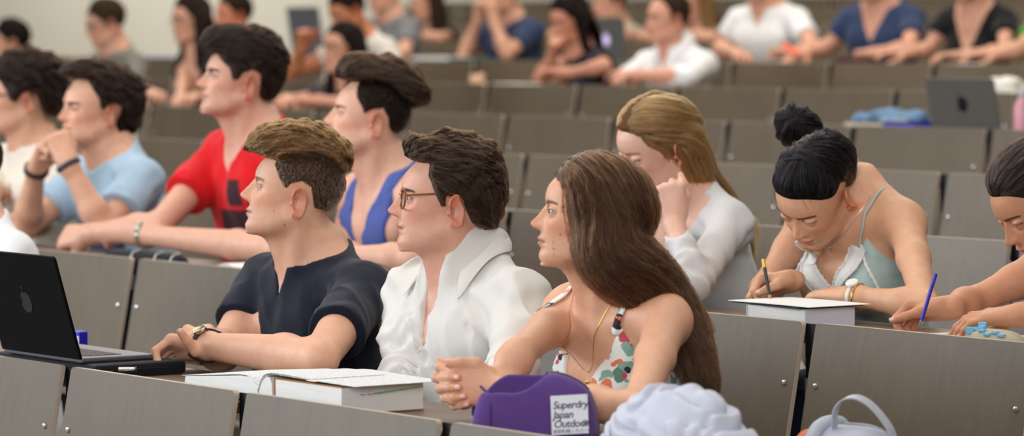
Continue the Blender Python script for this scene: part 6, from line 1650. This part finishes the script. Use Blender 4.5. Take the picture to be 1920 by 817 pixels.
r = thing('paper_sheet', 'white paper under the hand at the right end of the second row', 'paper', (P[0], ROWY[1]+.10, zt1+.001)); m = MB(); m.box((-.12, 0, 0), (.25, .22, .0012)); m.build('sheet', paper, r)
# further back
P = on(336, 263, 3); P[1] = ROWY[3]+.10
def loaf(w_, d_, h_, p=2.5, s=.004): return lambda x, y, z: smax((((np.abs(x)/w_)**p+(np.abs(y)/d_)**p+(np.clip(z, 0, 1)/h_)**p)**(1/p)-1)*min(w_, d_, h_)+s*noise3(x*25, y*25, z*25), -z, .005)
def px_w(px0, px1, Y): return (atY(px1, 250, Y)[0]-atY(px0, 250, Y)[0])
r = blob('soft_bag', 'pale beige soft bag alone on the desk behind the red t-shirt', 'bag', (P[0], P[1], ROWZ[3]-TOP+.001), loaf(px_w(294, 380, P[1])/2, .06, ROWZ[3]-TOP and atY(336, 231, P[1])[2]-ROWZ[3]+TOP), (-.2, -.1, -.01), (.2, .1, .14), .006, fab('cdbfae'), 0, 'bag_body')
m = MB(); m.tube([(-.09, -.05, .03), (-.07, -.06, .05), (-.04, -.062, .03), (-.05, -.06, .015)], .005, 8); m.build('pink_tie', fab('c49a90'), r, True)
z4 = ROWZ[4]-TOP; Y4 = ROWY[4]+.12; P = atY(1677, 230, Y4)
r = thing('stacked_book', 'cream book with a violet end under the blue cloth bag', 'book', (P[0], Y4, z4+.001)); wd = px_w(1612, 1742, Y4)/2
m = MB(); m.box((-wd, -.08, .002), (wd*.15, .10, .032)); m.build('page_block', plain('cream_pages', 'bfb29a', .8), r)
m = MB(); m.box((wd*.15, -.082, 0), (wd, .10, .034)); m.build('violet_end', plain('violet_cover', '4638b8', .5), r)
r = blob('cloth_bag', 'denim-blue cloth bag lying on the cream book', 'bag', (P[0]+.0, Y4, z4+.036), loaf(wd*.97, .09, .052, 2.2, .012), (-.35, -.12, -.01), (.35, .12, .09), .007, fab('5f7f9c'), 0, 'bag_body')
m = MB(); m.box((wd*.1, -.094, .004), (wd*.9, -.080, .016), None, .003); m.build('pale_hem', fab('9aa4aa'), r)
silver = plain('silver_lid', '63605b', .45, .35); dgrey = plain('grey_base', '77777a', .4, .6); dark = plain('dark_mark', '15161a', .3)
P = atY(1862, 249, ROWY[4]+.02); h_ = atY(1862, 153, ROWY[4]+.02)[2]-P[2]
lp = laptop('grey laptop standing alone on the fifth row with a dark mark on its lid', (P[0], ROWY[4]+.06, z4+.001), px_w(1735, 1862, ROWY[4]+.03), .22, (atY(1862, 153, ROWY[4])[2]-z4)/math.cos(rad(12)), 12, silver, dgrey, dark, mark=.030)
z5 = ROWZ[5]-TOP; P = atY(1886, 178, ROWY[5]+.10)
r = blob('crumpled_bag', 'white crumpled paper bag on the sixth row at the right edge', 'bag', (P[0], ROWY[5]+.10, z5+.001), loaf(px_w(1856, 1918, ROWY[5]+.1)/2, .06, .085, 3, .010), (-.2, -.1, -.01), (.2, .1, .12), .007, plain('white_bag', 'd8d4c8', .7), 0, 'bag_body')
m = MB(); m.box((-.08, -.062, .02), (-.06, -.058, .07)); m.build('printed_stripe', plain('yellow_green', 'b8b45a', .6), r)
P = atY(1917, 240, ROWY[4]+.12)
r = thing('drink_bottle', 'pink bottle cut off by the right edge on the fifth row', 'bottle', (P[0], ROWY[4]+.12, z4+.001)); m = MB(); m.lathe([(.030, 0), (.032, .01), (.032, .10), (.022, .125), (.014, .135)], 20); m.build('bottle_body', plain('pink_plastic', 'd0909c', .4), r, True)
m = MB(); m.lathe([(.015, .135), (.015, .155), (.012, .157)], 16); m.build('lid', plain('grey_lid', 'b0b0b4', .4), r, True)
z6 = ROWZ[6]-TOP
lit, nt_, b_ = new_mat('lit_mark'); b_.inputs['Base Color'].default_value = (.6, .5, .8, 1); b_.inputs['Emission Color'].default_value = (.72, .58, .95, 1); b_.inputs['Emission Strength'].default_value = .6
P = atY(1173, 110, ROWY[6]+.06)
laptop('grey laptop with a lit mark in front of the beige t-shirt', (P[0], ROWY[6]+.08, z6+.001), .33, .22, (atY(1173, 36, ROWY[6])[2]-z6)/math.cos(rad(8)), 8, plain('grey_lid2', '6c6d68', .45, .4), dgrey, lit, mark=.030)
P = atY(606, 100, ROWY[6]+.06)
laptop('blue-grey laptop near the wall, right behind the one leaning on a hand', (P[0], ROWY[6]+.08, z6+.001), .34, .22, (atY(606, 16, ROWY[6])[2]-z6)/math.cos(rad(10)), 10, plain('bluegrey_lid', '74757c', .45, .4), dgrey, plain('pale_mark', 'b4b4bc', .4), mark=.026)
P = atY(728, 105, ROWY[6]+.10)
r = blob('paper_bag', 'cream paper bag standing on the seventh row above the quiff', 'bag', (P[0], ROWY[6]+.07, z6+.001), lambda x, y, z: smax((((np.abs(x)/(.105-.45*z))**4+(np.abs(y)/.045)**4+(np.clip(z, 0, 1)/.125)**6)**(1/4.)-1)*.04+.004*noise3(x*20, y*20, z*20), -z, .004), (-.15, -.07, -.01), (.15, .07, .14), .006, plain('cream_paper', 'd9ccb0', .8), 0, 'bag_body')
m = MB(); m.box((-.03, -.006, .118), (.03, .006, .128), None, .002); m.build('folded_top', plain('cream_paper_fold', 'cfc0a2', .8), r)
def flat(name, label, cat, px0, px1, row, y0, y1, h, mat, part='sheet', z=.001):
    Y = ROWY[row]+y0; a = atY(px0, 110, Y)[0]; b = atY(px1, 110, Y)[0]; r = thing(name, label, cat, (a, Y, ROWZ[row]-TOP+z)); m = MB(); m.box((0, 0, 0), (b-a, y1-y0, h), None, min(h*.3, .002)); m.build(part, mat, r); return r
flat('paper_stack', 'white paper stack left of the blue folder on the seventh row', 'paper', 770, 838, 6, .03, .20, .040, paper)
flat('folder', 'dark blue folder under the elbows of the navy t-shirt in the seventh row', 'folder', 842, 916, 6, .02, .10, .036, plain('petrol_cover', '24505c', .5), 'cover')
flat('folder', 'dark red folder in front of the navy V-neck in the seventh row', 'folder', 1566, 1630, 6, .02, .06, .050, plain('wine_cover', '4a1420', .5), 'cover')
flat('paper_stack', 'low white stack of paper under the wall, left on the seventh row', 'paper', 270, 325, 6, .03, .22, .042, plain('bluish_paper', 'cfd2e2', .8))
flat('paper_sheet', 'white sheet beside the crumpled tissue on the sixth row', 'paper', 922, 976, 5, .03, .16, .026, paper)
flat('paper_sheet', 'white sheet in front of the black V-neck in the seventh row', 'paper', 1790, 1826, 6, .03, .10, .026, paper)
P = atY(897, 150, ROWY[5]+.08)
r = blob('tissue', 'crumpled peach tissue beside the white sheet on the sixth row', 'tissue', (P[0], ROWY[5]+.08, z5+.001), lambda x, y, z: smax((np.sqrt((x/.07)**2+(y/.05)**2+(z/.07)**2)-1)*.05+.02*noise3(x*30, y*30, z*30), -z, .004), (-.12, -.1, -.01), (.12, .1, .12), .006, fab('c9a184'), 0, 'tissue')
pen('orange highlighter held above the white t-shirt desk in the seventh row', D(1470, 84, .10, 6), D(1500, 104, .07, 6), .011, plain('neon_orange', 'ff5a28', .4), plain('orange_tip', 'd8481c', .5), plain('orange_cap', 'ff6a30', .4), 'highlighter')

w = bpy.data.worlds.new('hall_light'); bpy.context.scene.world = w; w.use_nodes = True
nt = w.node_tree; bg = nt.nodes['Background']; bg.inputs[1].default_value = .30
tc = nt.nodes.new('ShaderNodeTexCoord'); sx_ = nt.nodes.new('ShaderNodeSeparateXYZ'); nt.links.new(tc.outputs['Generated'], sx_.inputs[0])
rp = nt.nodes.new('ShaderNodeValToRGB'); rp.color_ramp.elements[0].position = .35; rp.color_ramp.elements[0].color = (.30, .27, .24, 1)
rp.color_ramp.elements[1].position = .75; rp.color_ramp.elements[1].color = (1, .97, .93, 1)
mr = nt.nodes.new('ShaderNodeMapRange'); mr.inputs['From Min'].default_value = -1; nt.links.new(sx_.outputs['Z'], mr.inputs['Value']); nt.links.new(mr.outputs['Result'], rp.inputs[0]); nt.links.new(rp.outputs[0], bg.inputs[0])
def area(name, loc, to, sx, sy, e, c):
    l = bpy.data.lights.new(name, 'AREA'); l.shape = 'RECTANGLE'; l.size = sx; l.size_y = sy; l.energy = e; l.color = c
    o = link(bpy.data.objects.new(name, l)); o.location = loc; o.rotation_euler = (Vector(to)-Vector(loc)).to_track_quat('-Z', 'Y').to_euler(); return o
area('window_and_fill_light', (-13.5, -3.0, 4.2), (-8, 5, .9), 9, 3.5, 980, (.88, .94, 1))  # daylight from the windows on the left
area('ceiling_lamps', (-8, 5.0, 5.2), (-8, 5.0, 0), 9, 4, 230, (1, .95, .88))
area('ceiling_lamps', (-16, 11, 6.0), (-16, 11, 0), 14, 4, 640, (1, .92, .82))

area('wall_fill', (-30, 15.6, 5.8), (-31, 18.2, 2.2), 8, .8, 620, (1, .97, .92))  # unseen light added to brighten the pale back wall
area('window_and_fill_light', (5.0, -6.0, 4.8), (-7.5, 5.5, .9), 8, 4, 1050, (.96, .97, 1))  # added fill from the right front, no window known there

cam = bpy.data.cameras.new('camera'); co = link(bpy.data.objects.new('camera', cam)); bpy.context.scene.camera = co
co.location = (0, 0, CAMZ); co.rotation_euler = (math.pi/2-PITCH, 0, TH); cam.sensor_width = 36; cam.lens = F/1920*36; cam.clip_end = 200
sc = bpy.context.scene; sc.view_settings.view_transform = 'Standard'; sc.view_settings.look = 'None'

cam.dof.use_dof = True; cam.dof.focus_distance = 7.95; cam.dof.aperture_fstop = 3.6
